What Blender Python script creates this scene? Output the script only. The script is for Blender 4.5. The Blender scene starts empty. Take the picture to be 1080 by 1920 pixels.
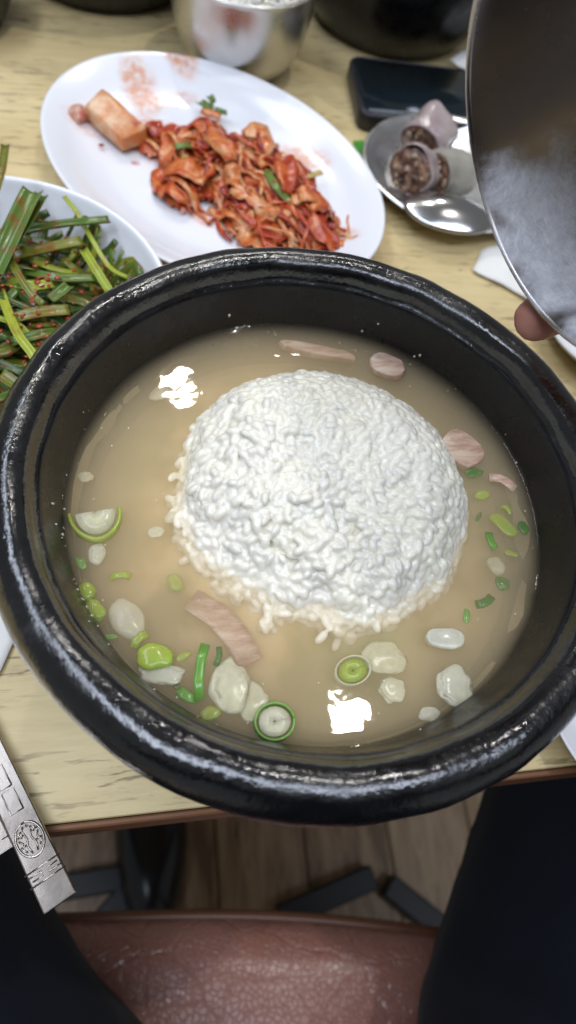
import bpy, bmesh, math, random
from mathutils import Vector, Matrix, Quaternion, noise
rnd = random.Random(7)
PI = math.pi
sc = bpy.context.scene
COL = sc.collection

# ------------------------------------------------------------------ camera
FPX = 1238.6                      # focal length in pixels of a 1080x1920 frame
CAM = Vector((-0.0149, -0.0211, 0.2608))
FW = Vector((0.1792, 0.4744, -0.8619)).normalized()
RT = Vector((0.9833, -0.1155, 0.1409)); RT = (RT - FW*RT.dot(FW)).normalized()
UP = RT.cross(FW)
cd = bpy.data.cameras.new('camera'); cam = bpy.data.objects.new('camera', cd); COL.objects.link(cam)
m = Matrix.Identity(4)
for i in range(3):
    m[i][0], m[i][1], m[i][2], m[i][3] = RT[i], UP[i], -FW[i], CAM[i]
cam.matrix_world = m
cd.sensor_fit = 'VERTICAL'; cd.sensor_height = 36.0; cd.lens = 36.0*FPX/1920.0
cd.clip_start = 0.01; cd.clip_end = 50
cd.dof.use_dof = True; cd.dof.focus_distance = 0.215; cd.dof.aperture_fstop = 9.0
sc.camera = cam

# ------------------------------------------------------------------ world and lamps
w = bpy.data.worlds.new('World'); sc.world = w; w.use_nodes = True
bg = w.node_tree.nodes['Background']; bg.inputs[0].default_value = (0.92, 0.95, 1.0, 1); bg.inputs[1].default_value = 0.18

def lamp(name, x, y, z, sx, sy, power, col=(0.90, 0.95, 1.0)):
    d = bpy.data.lights.new(name, 'AREA'); d.shape = 'RECTANGLE'; d.size = sx; d.size_y = sy
    d.energy = power; d.color = col
    if sx == sy: d.shape = 'DISK'; d.size = sx*1.1
    o = bpy.data.objects.new(name, d); COL.objects.link(o); o.location = (x, y, z)
    return o
LZ = 1.9
NW = (1.0, 0.97, 0.93)
lamp('ceiling_lamp', 0.043, 1.653, LZ, 0.062, 0.062, 8.0, NW)
lamp('ceiling_lamp', 0.502, 0.375, LZ, 0.058, 0.058, 7.0, NW)
lamp('ceiling_lamp', 0.575, 1.96, LZ, 0.15, 0.15, 8.0, NW)
lamp('ceiling_lamp', -0.65, 1.95, LZ, 0.15, 0.15, 7.0, NW)
BL = (0.76, 0.84, 1.0)
lamp('panel_lamp', -0.90, 0.35, LZ, 0.36, 2.4, 26.0, BL)
lamp('panel_lamp', 0.10, -0.72, LZ, 2.4, 0.50, 30.0, BL)

vs = sc.view_settings
vs.view_transform = 'Standard'; vs.look = 'None'; vs.exposure = 0.0; vs.gamma = 1.0; vs.use_curve_mapping = False
cy = sc.cycles
cy.max_bounces = 7; cy.diffuse_bounces = 5; cy.glossy_bounces = 3; cy.transmission_bounces = 6
cy.transparent_max_bounces = 12; cy.volume_bounces = 3
cy.use_denoising = True
cy.sample_clamp_indirect = 4.0

# ------------------------------------------------------------------ helpers
def at(u, v, z):
    d = FW + RT*((u-540)/FPX) - UP*((v-960)/FPX)
    return CAM + d*((z-CAM.z)/d.z)
def along(u, v, depth):
    return CAM + (FW + RT*((u-540)/FPX) - UP*((v-960)/FPX))*depth

def mesh(name, verts, faces, smooth=True):
    me = bpy.data.meshes.new(name); me.from_pydata([tuple(x) for x in verts], [], faces)
    me.validate(); me.update()
    if smooth: me.polygons.foreach_set('use_smooth', [True]*len(me.polygons))
    return me
def link(name, me, mat, parent=None, loc=(0, 0, 0)):
    o = bpy.data.objects.new(name, me); COL.objects.link(o); o.location = loc
    if mat is not None and me is not None and len(me.materials) == 0: me.materials.append(mat)
    if parent: o.parent = parent
    return o
def obj(name, vf, mat, parent=None, origin=None, smooth=True):
    """vf in world coordinates; parents are never rotated"""
    v, f = vf
    org = Vector(origin) if origin is not None else Vector((0, 0, 0))
    me = mesh(name, [Vector(x)-org for x in v], f, smooth)
    loc = org - (parent_world(parent) if parent else Vector((0, 0, 0)))
    return link(name, me, mat, parent, loc)
def parent_world(p):
    t = Vector((0, 0, 0))
    while p: t = t + p.location; p = p.parent
    return t
def tag(o, label, cat, group=None, kind=None):
    o['label'] = label; o['category'] = cat
    if group: o['group'] = group
    if kind: o['kind'] = kind
    return o
def thing(name, loc, label, cat, group=None):
    o = bpy.data.objects.new(name, None); COL.objects.link(o); o.location = loc; o.empty_display_size = 0.01
    return tag(o, label, cat, group)
def merge(*parts):
    V, F = [], []
    for v, f in parts:
        n = len(V); V += list(v); F += [tuple(i+n for i in q) for q in f]
    return V, F
def xf(vf, M): return [M @ Vector(x) for x in vf[0]], vf[1]

def lathe(prof, seg=96, c=(0, 0, 0), sx=1.0, sy=1.0, ang=0.0, wob=0.0, ws=30.0, close=False):
    V, F = [], []
    c = Vector(c); ca, sa = math.cos(ang), math.sin(ang)
    for r, z in prof:
        for k in range(seg):
            t = 2*PI*k/seg; x, y = r*math.cos(t)*sx, r*math.sin(t)*sy
            p = Vector((x*ca-y*sa, x*sa+y*ca, z))
            if wob: 
                n = noise.noise_vector(p*ws)*wob
                p = p + n
            V.append(c+p)
    n = len(prof)
    for i in range(n-1):
        for k in range(seg):
            a, b = i*seg+k, i*seg+(k+1) % seg
            F.append((a, b, b+seg, a+seg))
    if close:
        for k in range(seg):
            F.append(((n-1)*seg+k, (n-1)*seg+(k+1) % seg, (k+1) % seg, k))
    return V, F
def smooth_prof(p, n=4):
    """Catmull-Rom through profile points"""
    out = []
    for i in range(len(p)-1):
        a, b, c, d = p[max(i-1, 0)], p[i], p[i+1], p[min(i+2, len(p)-1)]
        for k in range(n):
            t = k/n; q = []
            for j in range(len(b)):
                q.append(0.5*(2*b[j]+(c[j]-a[j])*t+(2*a[j]-5*b[j]+4*c[j]-d[j])*t*t+(3*b[j]-a[j]-3*c[j]+d[j])*t**3))
            out.append(tuple(q))
    out.append(tuple(p[-1])); return out
def curve3(pts, n=6): return [Vector(q) for q in smooth_prof([tuple(p) for p in pts], n)]

def ico(rad, sub=2, squash=(1, 1, 1), nz=0.0, ns=1.0, seed=0):
    bm = bmesh.new(); bmesh.ops.create_icosphere(bm, subdivisions=sub, radius=1.0)
    off = Vector((seed*3.7, seed*1.3, seed*7.1)); V = []
    for v in bm.verts:
        p = v.co.copy(); k = 1+nz*noise.noise(p*ns+off)
        V.append(Vector((p.x*squash[0], p.y*squash[1], p.z*squash[2]))*rad*k)
    F = [tuple(q.index for q in f.verts) for f in bm.faces]; bm.free(); return V, F
def box(a, b, bev=0.0, seg=2):
    bm = bmesh.new(); bmesh.ops.create_cube(bm, size=1.0)
    a, b = Vector(a), Vector(b)
    for v in bm.verts: v.co = Vector([(a[i]+b[i])/2 + v.co[i]*(b[i]-a[i]) for i in range(3)])
    if bev: bmesh.ops.bevel(bm, geom=bm.edges[:], offset=bev, segments=seg, profile=0.5, affect='EDGES')
    bm.verts.index_update()
    V = [v.co.copy() for v in bm.verts]; F = [tuple(q.index for q in f.verts) for f in bm.faces]; bm.free(); return V, F
def prism(poly, z0, z1, bev=0.0):
    bm = bmesh.new(); vs_ = [bm.verts.new((p[0], p[1], z0)) for p in poly]
    f = bm.faces.new(vs_); r = bmesh.ops.extrude_face_region(bm, geom=[f])
    for v in [g for g in r['geom'] if isinstance(g, bmesh.types.BMVert)]: v.co.z = z1
    bmesh.ops.recalc_face_normals(bm, faces=bm.faces)
    if bev: bmesh.ops.bevel(bm, geom=bm.edges[:], offset=bev, segments=2, profile=0.5, affect='EDGES')
    bm.verts.index_update()
    V = [v.co.copy() for v in bm.verts]; F = [tuple(q.index for q in f.verts) for f in bm.faces]; bm.free(); return V, F
def tube(path, rad, seg=8, cap=True):
    """rad: number or list"""
    path = [Vector(p) for p in path]; n = len(path); V, F = [], []
    up = Vector((0, 0, 1))
    for i, p in enumerate(path):
        t = (path[min(i+1, n-1)]-path[max(i-1, 0)]).normalized()
        s = t.cross(up)
        if s.length < 1e-4: s = t.cross(Vector((1, 0, 0)))
        s.normalize(); q = s.cross(t); r = rad[i] if isinstance(rad, (list, tuple)) else rad
        for k in range(seg):
            a = 2*PI*k/seg; V.append(p+s*(r*math.cos(a))+q*(r*math.sin(a)))
    for i in range(n-1):
        for k in range(seg):
            F.append((i*seg+k, i*seg+(k+1) % seg, (i+1)*seg+(k+1) % seg, (i+1)*seg+k))
    if cap:
        F.append(tuple(range(seg-1, -1, -1))); F.append(tuple((n-1)*seg+k for k in range(seg)))
    return V, F
def ribbon(path, width, thick, up=Vector((0, 0, 1)), fold=0.0, cross=3, ruf=0.0, rufs=200.0, twist=0.0, seed=0.0):
    path = [Vector(p) for p in path]; n = len(path); V, F = [], []
    for i, p in enumerate(path):
        t = (path[min(i+1, n-1)]-path[max(i-1, 0)]).normalized()
        s = t.cross(up)
        if s.length < 1e-3: s = t.cross(Vector((0.3, 1, 0.2)))
        s.normalize(); q = s.cross(t)
        a = twist*(i/(n-1)-0.5)
        s, q = s*math.cos(a)+q*math.sin(a), q*math.cos(a)-s*math.sin(a)
        wd = width(i/(n-1)) if callable(width) else width
        ring = []
        for k in range(cross):
            x = (k/(cross-1)-0.5)*2
            h = -fold*wd*(1-x*x) 
            pt = p+s*(x*wd/2)+q*h
            if ruf: pt = pt + q*(noise.noise(pt*rufs+Vector((seed, seed*2, 0)))*ruf*(0.5+abs(x)))
            ring.append(pt)
        for k, pt in enumerate(ring): V.append(pt+q*(thick*0.5*(1.0 if 0 < k < cross-1 else 0.35)))
        for k in range(cross-1, -1, -1): V.append(ring[k]-q*(thick*0.5*(1.0 if 0 < k < cross-1 else 0.35)))
    c2 = cross*2
    for i in range(n-1):
        for k in range(c2):
            F.append((i*c2+k, i*c2+(k+1) % c2, (i+1)*c2+(k+1) % c2, (i+1)*c2+k))
    for e, rev in ((0, True), (n-1, False)):
        for k in range(cross-1):
            q4 = (e*c2+k, e*c2+k+1, e*c2+c2-2-k, e*c2+c2-1-k)
            F.append(q4[::-1] if rev else q4)
    return V, F

# ------------------------------------------------------------------ material helpers
class NT:
    def __init__(s, name):
        s.m = bpy.data.materials.new(name); s.m.use_nodes = True; s.t = s.m.node_tree; s.n = s.t.nodes
        s.b = s.n['Principled BSDF']; s.out = s.n['Material Output']; s._c = None
    def new(s, ty, **k):
        x = s.n.new(ty)
        for a, v in k.items(): setattr(x, a, v)
        return x
    def set(s, inp, val):
        if isinstance(val, bpy.types.NodeSocket): s.t.links.new(val, inp)
        elif isinstance(val, (tuple, list)) and len(val) == 3 and inp.type == 'RGBA': inp.default_value = (*val, 1)
        else: inp.default_value = val
    def coord(s, k='Object'):
        if s._c is None: s._c = s.new('ShaderNodeTexCoord')
        return s._c.outputs[k]
    def mapping(s, scale=(1, 1, 1), loc=(0, 0, 0), rot=(0, 0, 0), vec=None, vt='POINT'):
        x = s.new('ShaderNodeMapping', vector_type=vt); s.set(x.inputs['Vector'], vec or s.coord())
        x.inputs['Location'].default_value = loc; x.inputs['Rotation'].default_value = rot; x.inputs['Scale'].default_value = scale
        return x.outputs[0]
    def noise(s, scale, detail=4, rough=0.55, vec=None, dist=0.0):
        x = s.new('ShaderNodeTexNoise'); s.set(x.inputs['Vector'], vec or s.coord())
        x.inputs['Scale'].default_value = scale; x.inputs['Detail'].default_value = detail; x.inputs['Roughness'].default_value = rough; x.inputs['Distortion'].default_value = dist
        return x.outputs['Fac']
    def voro(s, scale, feature='F1', vec=None, out='Distance'):
        x = s.new('ShaderNodeTexVoronoi', feature=feature); s.set(x.inputs['Vector'], vec or s.coord()); x.inputs['Scale'].default_value = scale
        return x.outputs[out]
    def ramp(s, fac, stops):
        x = s.new('ShaderNodeValToRGB'); s.set(x.inputs[0], fac); e = x.color_ramp.elements
        while len(e) < len(stops): e.new(0.5)
        for q, (p, c) in zip(e, stops):
            q.position = p; q.color = (*c, 1) if len(c) == 3 else c
        return x.outputs[0]
    def rng(s, v, a, b, c=0.0, d=1.0, smooth=False):
        x = s.new('ShaderNodeMapRange'); 
        if smooth: x.interpolation_type = 'SMOOTHSTEP'
        s.set(x.inputs[0], v)
        for i, q in enumerate((a, b, c, d)): x.inputs[i+1].default_value = q
        return x.outputs[0]
    def math(s, op, a, b=0.0):
        x = s.new('ShaderNodeMath', operation=op); s.set(x.inputs[0], a); s.set(x.inputs[1], b); return x.outputs[0]
    def mix(s, fac, a, b, bt='MIX'):
        x = s.new('ShaderNodeMix', data_type='RGBA', blend_type=bt); s.set(x.inputs[0], fac); s.set(x.inputs[6], a); s.set(x.inputs[7], b); return x.outputs[2]
    def bump(s, h, strength=0.3, dist=0.001, normal=None):
        x = s.new('ShaderNodeBump'); s.set(x.inputs['Height'], h); x.inputs['Strength'].default_value = strength; x.inputs['Distance'].default_value = dist
        if normal: s.set(x.inputs['Normal'], normal)
        return x.outputs[0]
    def rand(s):
        x = s.new('ShaderNodeObjectInfo'); return x.outputs['Random']
    def p(s, **k):
        names = dict(col='Base Color', rough='Roughness', metal='Metallic', spec='Specular IOR Level', normal='Normal', sss='Subsurface Weight', sssr='Subsurface Radius', ssss='Subsurface Scale', trans='Transmission Weight', ior='IOR', alpha='Alpha', coat='Coat Weight', coatr='Coat Roughness', sheen='Sheen Weight')
        for a, v in k.items(): s.set(s.b.inputs[names[a]], v)
        return s.m

def mat_table():
    k = NT('table_laminate')
    big = k.noise(7, 3, vec=k.mapping((1, 2.2, 1)))
    fine = k.noise(60, 6, 0.7, vec=k.mapping((0.35, 3.0, 1)))
    base = k.ramp(big, [(0.30, (0.52, 0.40, 0.19)), (0.5, (0.63, 0.50, 0.255)), (0.72, (0.68, 0.56, 0.31))])
    base = k.mix(k.rng(fine, 0.45, 0.75, 0, 0.32), base, (0.32, 0.235, 0.125))
    tick = k.noise(120, 3, 0.6, vec=k.mapping((0.42, 3.0, 1)), dist=0.4)
    msk = k.noise(16, 3, 0.6, vec=k.mapping((0.8, 1.6, 1), loc=(3, 1, 0)))
    t = k.math('MULTIPLY', k.rng(tick, 0.56, 0.63), k.rng(msk, 0.42, 0.54))
    sm = k.noise(45, 5, 0.7, vec=k.mapping((0.5, 1.6, 1), loc=(1, 5, 0)))
    col = k.mix(k.math('MULTIPLY', k.rng(sm, 0.5, 0.8, 0, 0.55), k.rng(msk, 0.40, 0.6)), base, (0.22, 0.155, 0.09))
    col = k.mix(k.math('MULTIPLY', t, 0.62), col, (0.09, 0.055, 0.03))
    return k.p(col=col, rough=k.rng(fine, 0.2, 0.8, 0.32, 0.5), spec=0.4, normal=k.bump(tick, 0.15, 0.0005))
def mat_simple(name, col, rough=0.5, metal=0.0, spec=0.5, bump=None, var=0.0, vs_=40):
    k = NT(name)
    n = k.noise(vs_, 4)
    c = k.mix(k.rng(n, 0.3, 0.7, 0, var), col, tuple(x*0.55 for x in col)) if var else col
    k.p(col=c, rough=rough, metal=metal, spec=spec)
    if bump: k.p(normal=k.bump(k.noise(bump[0], 4), bump[1], bump[2]))
    return k.m
def mat_glaze(name='black_glaze', rim=False):
    k = NT(name)
    n = k.noise(90, 6, 0.65); n2 = k.noise(26, 4, 0.6); n3 = k.noise(420, 3, 0.6)
    col = k.mix(k.rng(n2, 0.45, 0.75, 0, 0.6), (0.004, 0.004, 0.0045), (0.012, 0.012, 0.0125))
    if rim:
        chalk = k.math('MULTIPLY', k.rng(k.noise(160, 7, 0.75), 0.56, 0.70), k.rng(n2, 0.45, 0.6))
        col = k.mix(k.math('MULTIPLY', chalk, 0.30), col, (0.07, 0.07, 0.08))
    h = k.math('ADD', k.math('MULTIPLY', n, 1.0 if rim else 0.8), k.math('MULTIPLY', n3, 0.45))
    rough = k.rng(k.noise(38, 6, 0.7) if rim else n, 0.38, 0.62, 0.05 if rim else 0.22, 0.30 if rim else 0.40)
    return k.p(col=col, rough=rough, spec=1.0 if rim else 0.4, normal=k.bump(h, 0.34 if rim else 0.18, 0.0012 if rim else 0.0006))
def mat_steel(name='brushed_steel', col=(0.62, 0.61, 0.60), rough=0.16, br=0.0):
    k = NT(name)
    n = k.noise(35, 4); f = k.noise(500, 3, 0.6, vec=k.mapping((1, 1, 6)))
    return k.p(col=k.mix(k.rng(n, 0.35, 0.7, 0, 0.35), col, tuple(x*0.8 for x in col)), metal=1.0, rough=k.rng(k.noise(60, 5), 0.3, 0.7, rough*0.8, rough*1.4), normal=k.bump(f, 0.04, 0.0003))
def mat_white(name='white_melamine', stains=(), col=(0.80, 0.81, 0.84)):
    k = NT(name)
    c = k.mix(k.rng(k.noise(18, 3), 0.35, 0.7, 0, 0.25), col, tuple(x*0.93 for x in col))
    if stains:
        nz = k.noise(170, 6, 0.72); n2 = k.noise(45, 4, 0.6, vec=k.mapping((1, 1, 1), loc=(4, 2, 0)))
        for (x, y, rx, ry, a, s, cc) in stains:
            v = k.mapping((rx, ry, 1.0), (x, y, 0), (0, 0, a), vt='TEXTURE')
            sp = k.new('ShaderNodeSeparateXYZ'); k.set(sp.inputs[0], v)
            cb = k.new('ShaderNodeCombineXYZ'); k.set(cb.inputs[0], sp.outputs[0]); k.set(cb.inputs[1], sp.outputs[1])
            ln = k.new('ShaderNodeVectorMath', operation='LENGTH'); k.set(ln.inputs[0], cb.outputs[0])
            d = k.math('ADD', ln.outputs['Value'], k.math('MULTIPLY', k.math('SUBTRACT', n2, 0.5), 1.1))
            e = k.math('MULTIPLY', k.rng(d, 1.25, 0.45, 0, 1, True), k.rng(nz, 0.38, 0.56, 0.25, 1.0))
            c = k.mix(k.math('MULTIPLY', e, s), c, cc)
    return k.p(col=c, rough=0.20, spec=0.5, coat=0.15)

def mat_broth():
    k = NT('milky_broth'); t = k.t
    h = k.math('ADD', k.noise(85, 2, 0.5), k.math('MULTIPLY', k.noise(300, 2, 0.5), 0.12))
    nb = k.bump(h, 0.16, 0.0008)
    gl = k.new('ShaderNodeBsdfGlossy'); gl.inputs['Roughness'].default_value = 0.02; k.set(gl.inputs['Normal'], nb)
    tr = k.new('ShaderNodeBsdfTransparent')
    fr = k.new('ShaderNodeFresnel'); fr.inputs['IOR'].default_value = 1.36; k.set(fr.inputs['Normal'], nb)
    mx = k.new('ShaderNodeMixShader'); k.set(mx.inputs[0], fr.outputs[0]); t.links.new(tr.outputs[0], mx.inputs[1]); t.links.new(gl.outputs[0], mx.inputs[2])
    t.links.new(mx.outputs[0], k.out.inputs['Surface'])
    v = k.new('ShaderNodeVolumePrincipled')
    v.inputs['Color'].default_value = (0.99, 0.865, 0.615, 1); v.inputs['Density'].default_value = 90
    v.inputs['Anisotropy'].default_value = 0.0
    t.links.new(v.outputs[0], k.out.inputs['Volume']); k.n.remove(k.b)
    return k.m
def mat_rice(name='cooked_rice', sss=0.65, kk=1.0):
    k = NT(name)
    n = k.noise(40, 3); 
    col = k.mix(k.rng(n, 0.35, 0.7), tuple(x*kk for x in (0.80, 0.765, 0.67)), tuple(x*kk for x in (0.77, 0.735, 0.60)))
    return k.p(col=col, rough=0.22, spec=0.55, sss=sss, sssr=(0.0030, 0.0029, 0.0024), ssss=0.9, normal=k.bump(k.noise(900, 3), 0.12, 0.0003))
def mat_kimchi():
    k = NT('kimchi_cabbage')
    r = k.rand(); n = k.noise(95, 6, 0.65, dist=0.6); n2 = k.noise(300, 4, 0.6, vec=k.mapping((1, 1, 1), loc=(2, 7, 1)))
    f = k.math('ADD', n, k.math('MULTIPLY', k.math('SUBTRACT', r, 0.47), 0.36))
    col = k.ramp(f, [(0.27, (0.20, 0.015, 0.007)), (0.43, (0.42, 0.046, 0.014)), (0.55, (0.56, 0.13, 0.030)), (0.66, (0.62, 0.26, 0.09)), (0.82, (0.68, 0.45, 0.27))])
    col = k.mix(k.rng(n2, 0.60, 0.70, 0, 0.7), col, (0.26, 0.015, 0.012))
    return k.p(col=col, rough=0.17, spec=0.6, sss=0.12, sssr=(0.004, 0.0015, 0.0008), ssss=0.6, normal=k.bump(n2, 0.4, 0.0012))
def mat_chive(name, a, b, red=0.5):
    k = NT(name)
    r = k.rand(); n = k.noise(70, 5, 0.6); n2 = k.noise(140, 5, 0.7, vec=k.mapping((1, 1, 1), loc=(5, 3, 0)))
    col = k.mix(k.math('ADD', k.math('MULTIPLY', n, 0.6), k.math('MULTIPLY', r, 0.5)), a, b)
    col = k.mix(k.rng(n2, 0.50, 0.66, 0, red), col, (0.22, 0.050, 0.012))
    return k.p(col=col, rough=0.22, spec=0.5, sss=0.08, sssr=(0.001, 0.003, 0.0005), ssss=0.5, normal=k.bump(n2, 0.25, 0.0008))
def mat_wet(name, col, col2=None, sss=0.3, rough=0.2, sc_=150, alpha=1.0):
    k = NT(name)
    if alpha < 1: k.p(alpha=k.rng(k.noise(170, 3, 0.6), 0.3, 0.7, alpha-0.2, min(1.0, alpha+0.2)))
    c = k.mix(k.rng(k.noise(sc_, 4, 0.6), 0.35, 0.65), col, col2 or tuple(x*0.75 for x in col))
    return k.p(col=c, rough=rough, spec=0.5, sss=sss, sssr=(0.003, 0.003, 0.002), ssss=0.5, normal=k.bump(k.noise(sc_*2, 3), 0.2, 0.0006))
def mat_leather():
    k = NT('brown_leather')
    vv = k.mapping((1, 1, 1)); wv = k.noise(60, 3, 0.5)
    dv = k.new('ShaderNodeVectorMath', operation='ADD'); k.set(dv.inputs[0], vv)
    nn = k.new('ShaderNodeTexNoise'); nn.inputs['Scale'].default_value = 70; k.set(nn.inputs['Vector'], vv)
    sc2 = k.new('ShaderNodeVectorMath', operation='SCALE'); k.set(sc2.inputs[0], nn.outputs['Color']); sc2.inputs['Scale'].default_value = 0.007
    k.set(dv.inputs[1], sc2.outputs[0])
    e = k.voro(250, 'DISTANCE_TO_EDGE', vec=dv.outputs[0]); e2 = k.voro(26, 'DISTANCE_TO_EDGE', vec=dv.outputs[0])
    big = k.noise(14, 4)
    crack = k.rng(e, 0.0, 0.13); crease = k.rng(e2, 0.0, 0.035)
    h = k.math('ADD', k.math('MULTIPLY', crack, 0.7), k.math('MULTIPLY', crease, 0.9))
    col = k.mix(k.rng(big, 0.3, 0.7), (0.26, 0.10, 0.065), (0.38, 0.175, 0.13))
    col = k.mix(k.rng(e, 0.05, 0.0, 0, 0.45), col, (0.30, 0.17, 0.13))
    return k.p(col=col, rough=k.rng(k.noise(90, 4), 0.3, 0.7, 0.26, 0.42), spec=0.6, coat=0.35, coatr=0.32, normal=k.bump(h, 0.55, 0.0012))
def mat_plank():
    k = NT('floor_wood')
    r = k.rand()
    n = k.noise(9, 6, 0.65, vec=k.mapping((6, 0.8, 1)), dist=0.8); n2 = k.noise(30, 5, 0.6, vec=k.mapping((5, 0.5, 1)))
    f = k.math('ADD', n, k.math('MULTIPLY', k.math('SUBTRACT', r, 0.5), 0.25))
    col = k.ramp(f, [(0.28, (0.20, 0.125, 0.070)), (0.48, (0.39, 0.265, 0.155)), (0.68, (0.50, 0.365, 0.225))])
    col = k.mix(k.rng(n2, 0.58, 0.68, 0, 0.7), col, (0.06, 0.042, 0.028))
    return k.p(col=col, rough=0.42, spec=0.4, normal=k.bump(n2, 0.2, 0.001))
def mat_fabric(name, col):
    k = NT(name)
    wv = k.noise(900, 2); 
    c = k.mix(k.rng(k.noise(12, 4), 0.3, 0.7), col, tuple(x*1.7 for x in col))
    return k.p(col=c, rough=0.9, spec=0.15, sheen=0.05, normal=k.bump(wv, 0.3, 0.0006))
def mat_skin():
    k = NT('skin')
    c = k.mix(k.rng(k.noise(60, 4), 0.3, 0.7), (0.42, 0.18, 0.14), (0.52, 0.25, 0.19))
    return k.p(col=c, rough=0.45, sss=0.2, sssr=(0.006, 0.002, 0.001), ssss=0.6, normal=k.bump(k.noise(400, 3), 0.2, 0.0006))

M = dict(
    table=mat_table(), edge=mat_simple('table_edge_band', (0.20, 0.085, 0.035), 0.4, var=0.5),
    blackmetal=mat_simple('black_metal', (0.012, 0.012, 0.013), 0.45, var=0.4), plank=mat_plank(),
    subfloor=mat_simple('dark_joint', (0.02, 0.015, 0.012), 0.8, var=0.3),
    glaze=mat_glaze(), glaze_rim=mat_glaze('black_glaze_rim', True), broth=mat_broth(), rice=mat_rice(), grain=mat_rice('rice_grain', 0.0, 0.97),
    steel=mat_steel(), steel_dull=mat_steel('dull_steel', (0.46, 0.41, 0.36), 0.22), white=mat_white(),
    kimchi=mat_kimchi(), leather=mat_leather(),
    navy=mat_fabric('navy_trousers', (0.0032, 0.0042, 0.0068)), skin=mat_skin(),
    paper=mat_simple('paper', (0.78, 0.77, 0.73), 0.8, spec=0.2, bump=(120, 0.3, 0.001), var=0.1),
)

# ------------------------------------------------------------------ floor, table, stool
FZ = -0.73
fl = obj('floor', box((-0.9, -0.9, FZ-0.06), (1.1, 1.0, FZ-0.006)), M['subfloor'], origin=(0, 0, FZ)); fl['kind'] = 'structure'
pm = mesh('plank', *box((-0.0585, -0.60, -0.0055), (0.0585, 0.60, 0.0), 0.0012, 1), smooth=False); pm.materials.append(M['plank'])
for i in range(12):
    for j in range(2):
        link('plank', pm, None, fl, (-0.62+i*0.119, -0.62+j*1.202+(0.25 if i % 2 else 0.0)-0.1, 0.0))

tb = thing('table', (0, 0.4, FZ), 'yellow-beige wood-grain table with thin brown edge carrying all the dishes', 'table')
obj('table_top', box((-0.62, 0.0026, -0.022), (0.78, 0.80, 0.0), 0.0012), M['table'], tb, origin=(0, 0.4, 0), smooth=False)
obj('edge_band', box((-0.62, 0.0, -0.024), (0.78, 0.0022, -0.0006), 0.0006, 1), M['edge'], tb, origin=(0, 0, 0), smooth=False)
obj('column', box((0.05, 0.36, FZ+0.02), (0.13, 0.44, -0.0225), 0.004), M['blackmetal'], tb, origin=(0.09, 0.4, FZ))
obj('foot', box((-0.22, 0.355, FZ+0.0005), (0.40, 0.445, FZ+0.0195), 0.004), M['blackmetal'], tb, origin=(0.09, 0.4, FZ))

SZ = -0.27; SX0, SX1, SY0, SY1 = -0.105, 0.255, -0.40, -0.045
st = thing('stool', (0.075, -0.22, FZ), 'brown creased leather stool seat between the dark trouser legs', 'stool')
def cushion():
    V, F = [], []; n = 44
    def edge(s): # rounded rectangle height falloff
        return s
    for j in range(n+1):
        for i in range(n+1):
            a, b = i/n*2-1, j/n*2-1
            # square -> rounded square
            q = max(abs(a), abs(b)); rr = math.hypot(a, b)
            k = q/rr if rr > 1e-6 else 1
            kk = 1-(1-k)*0.16*q**3
            x = (SX0+SX1)/2+a*kk*(SX1-SX0)/2; y = (SY0+SY1)/2+b*kk*(SY1-SY0)/2
            z = SZ-0.016*max(0, q-0.86)**2/0.14**2*1.0+0.004*(1-q*q)+noise.noise(Vector((x*14, y*14, 0)))*0.003
            V.append(Vector((x, y, z)))
    for j in range(n):
        for i in range(n):
            F.append((j*(n+1)+i, j*(n+1)+i+1, (j+1)*(n+1)+i+1, (j+1)*(n+1)+i))
    ring = [i for i in range(n+1)]+[(j*(n+1)+n) for j in range(1, n+1)]+[n*(n+1)+i for i in range(n-1, -1, -1)]+[j*(n+1) for j in range(n-1, 0, -1)]
    base = len(V)
    for r in ring: V.append(Vector((V[r].x, V[r].y, SZ-0.05)))
    L = len(ring)
    for k in range(L): F.append((ring[(k+1) % L], ring[k], base+k, base+(k+1) % L))
    F.append(tuple(base+k for k in range(L)))
    path = [V[r] for r in ring]
    return (V, F), path
SROT = Matrix.Translation((0.053, -0.050, 0)) @ Matrix.Rotation(math.radians(-9.3), 4, 'Z') @ Matrix.Translation((-0.075, 0.045, 0))
cu, rp = cushion()
cu = xf(cu, SROT)
obj('seat', cu, M['leather'], st, origin=(0.075, -0.22, SZ))
rp2 = [p+(p-Vector((0.075, -0.2225, p.z))).normalized()*0.001+Vector((0, 0, -0.002)) for p in rp]; rp2.append(rp2[0])
obj('piping', xf(tube(rp2, 0.004, 8, False), SROT), mat_simple('piping_leather', (0.13, 0.05, 0.022), 0.4, var=0.4), st, origin=(0.075, -0.22, SZ))
def bar(a, b, wd=0.03, h=0.03):
    a, b = Vector(a), Vector(b); d = (b-a); L = d.length; q = d.to_track_quat('X', 'Z').to_matrix().to_4x4()
    return xf(box((-0.002, -wd/2, 0), (L, wd/2, h), 0.003), Matrix.Translation(a) @ q)
c1, l1, r1 = at(690, 1645, FZ), at(520, 1720, FZ), at(880, 1790, FZ)
c2, l2, l3 = at(290, 1620, FZ), at(185, 1740, FZ), at(120, 1665, FZ)
for nme, a, b in (('foot_bar', c1, l1), ('foot_bar', c1+Vector((0.02, -0.012, 0)), r1), ('foot_bar', c2, l2), ('foot_bar', at(240, 1645, FZ), l3)):
    a = Vector((a.x, a.y, FZ+0.001)); b = Vector((b.x, b.y, FZ+0.001))
    obj(nme, bar(a, b), M['blackmetal'], st, origin=a, smooth=False)
for sx in (SX0+0.05, SX1-0.05):
    for sy in (SY0+0.05, SY1-0.09):
        obj('leg', xf(box((sx-0.014, sy-0.014, FZ+0.001), (sx+0.014, sy+0.014, SZ-0.051), 0.003), SROT), M['blackmetal'], st, origin=(sx, sy, FZ), smooth=False)

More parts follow.
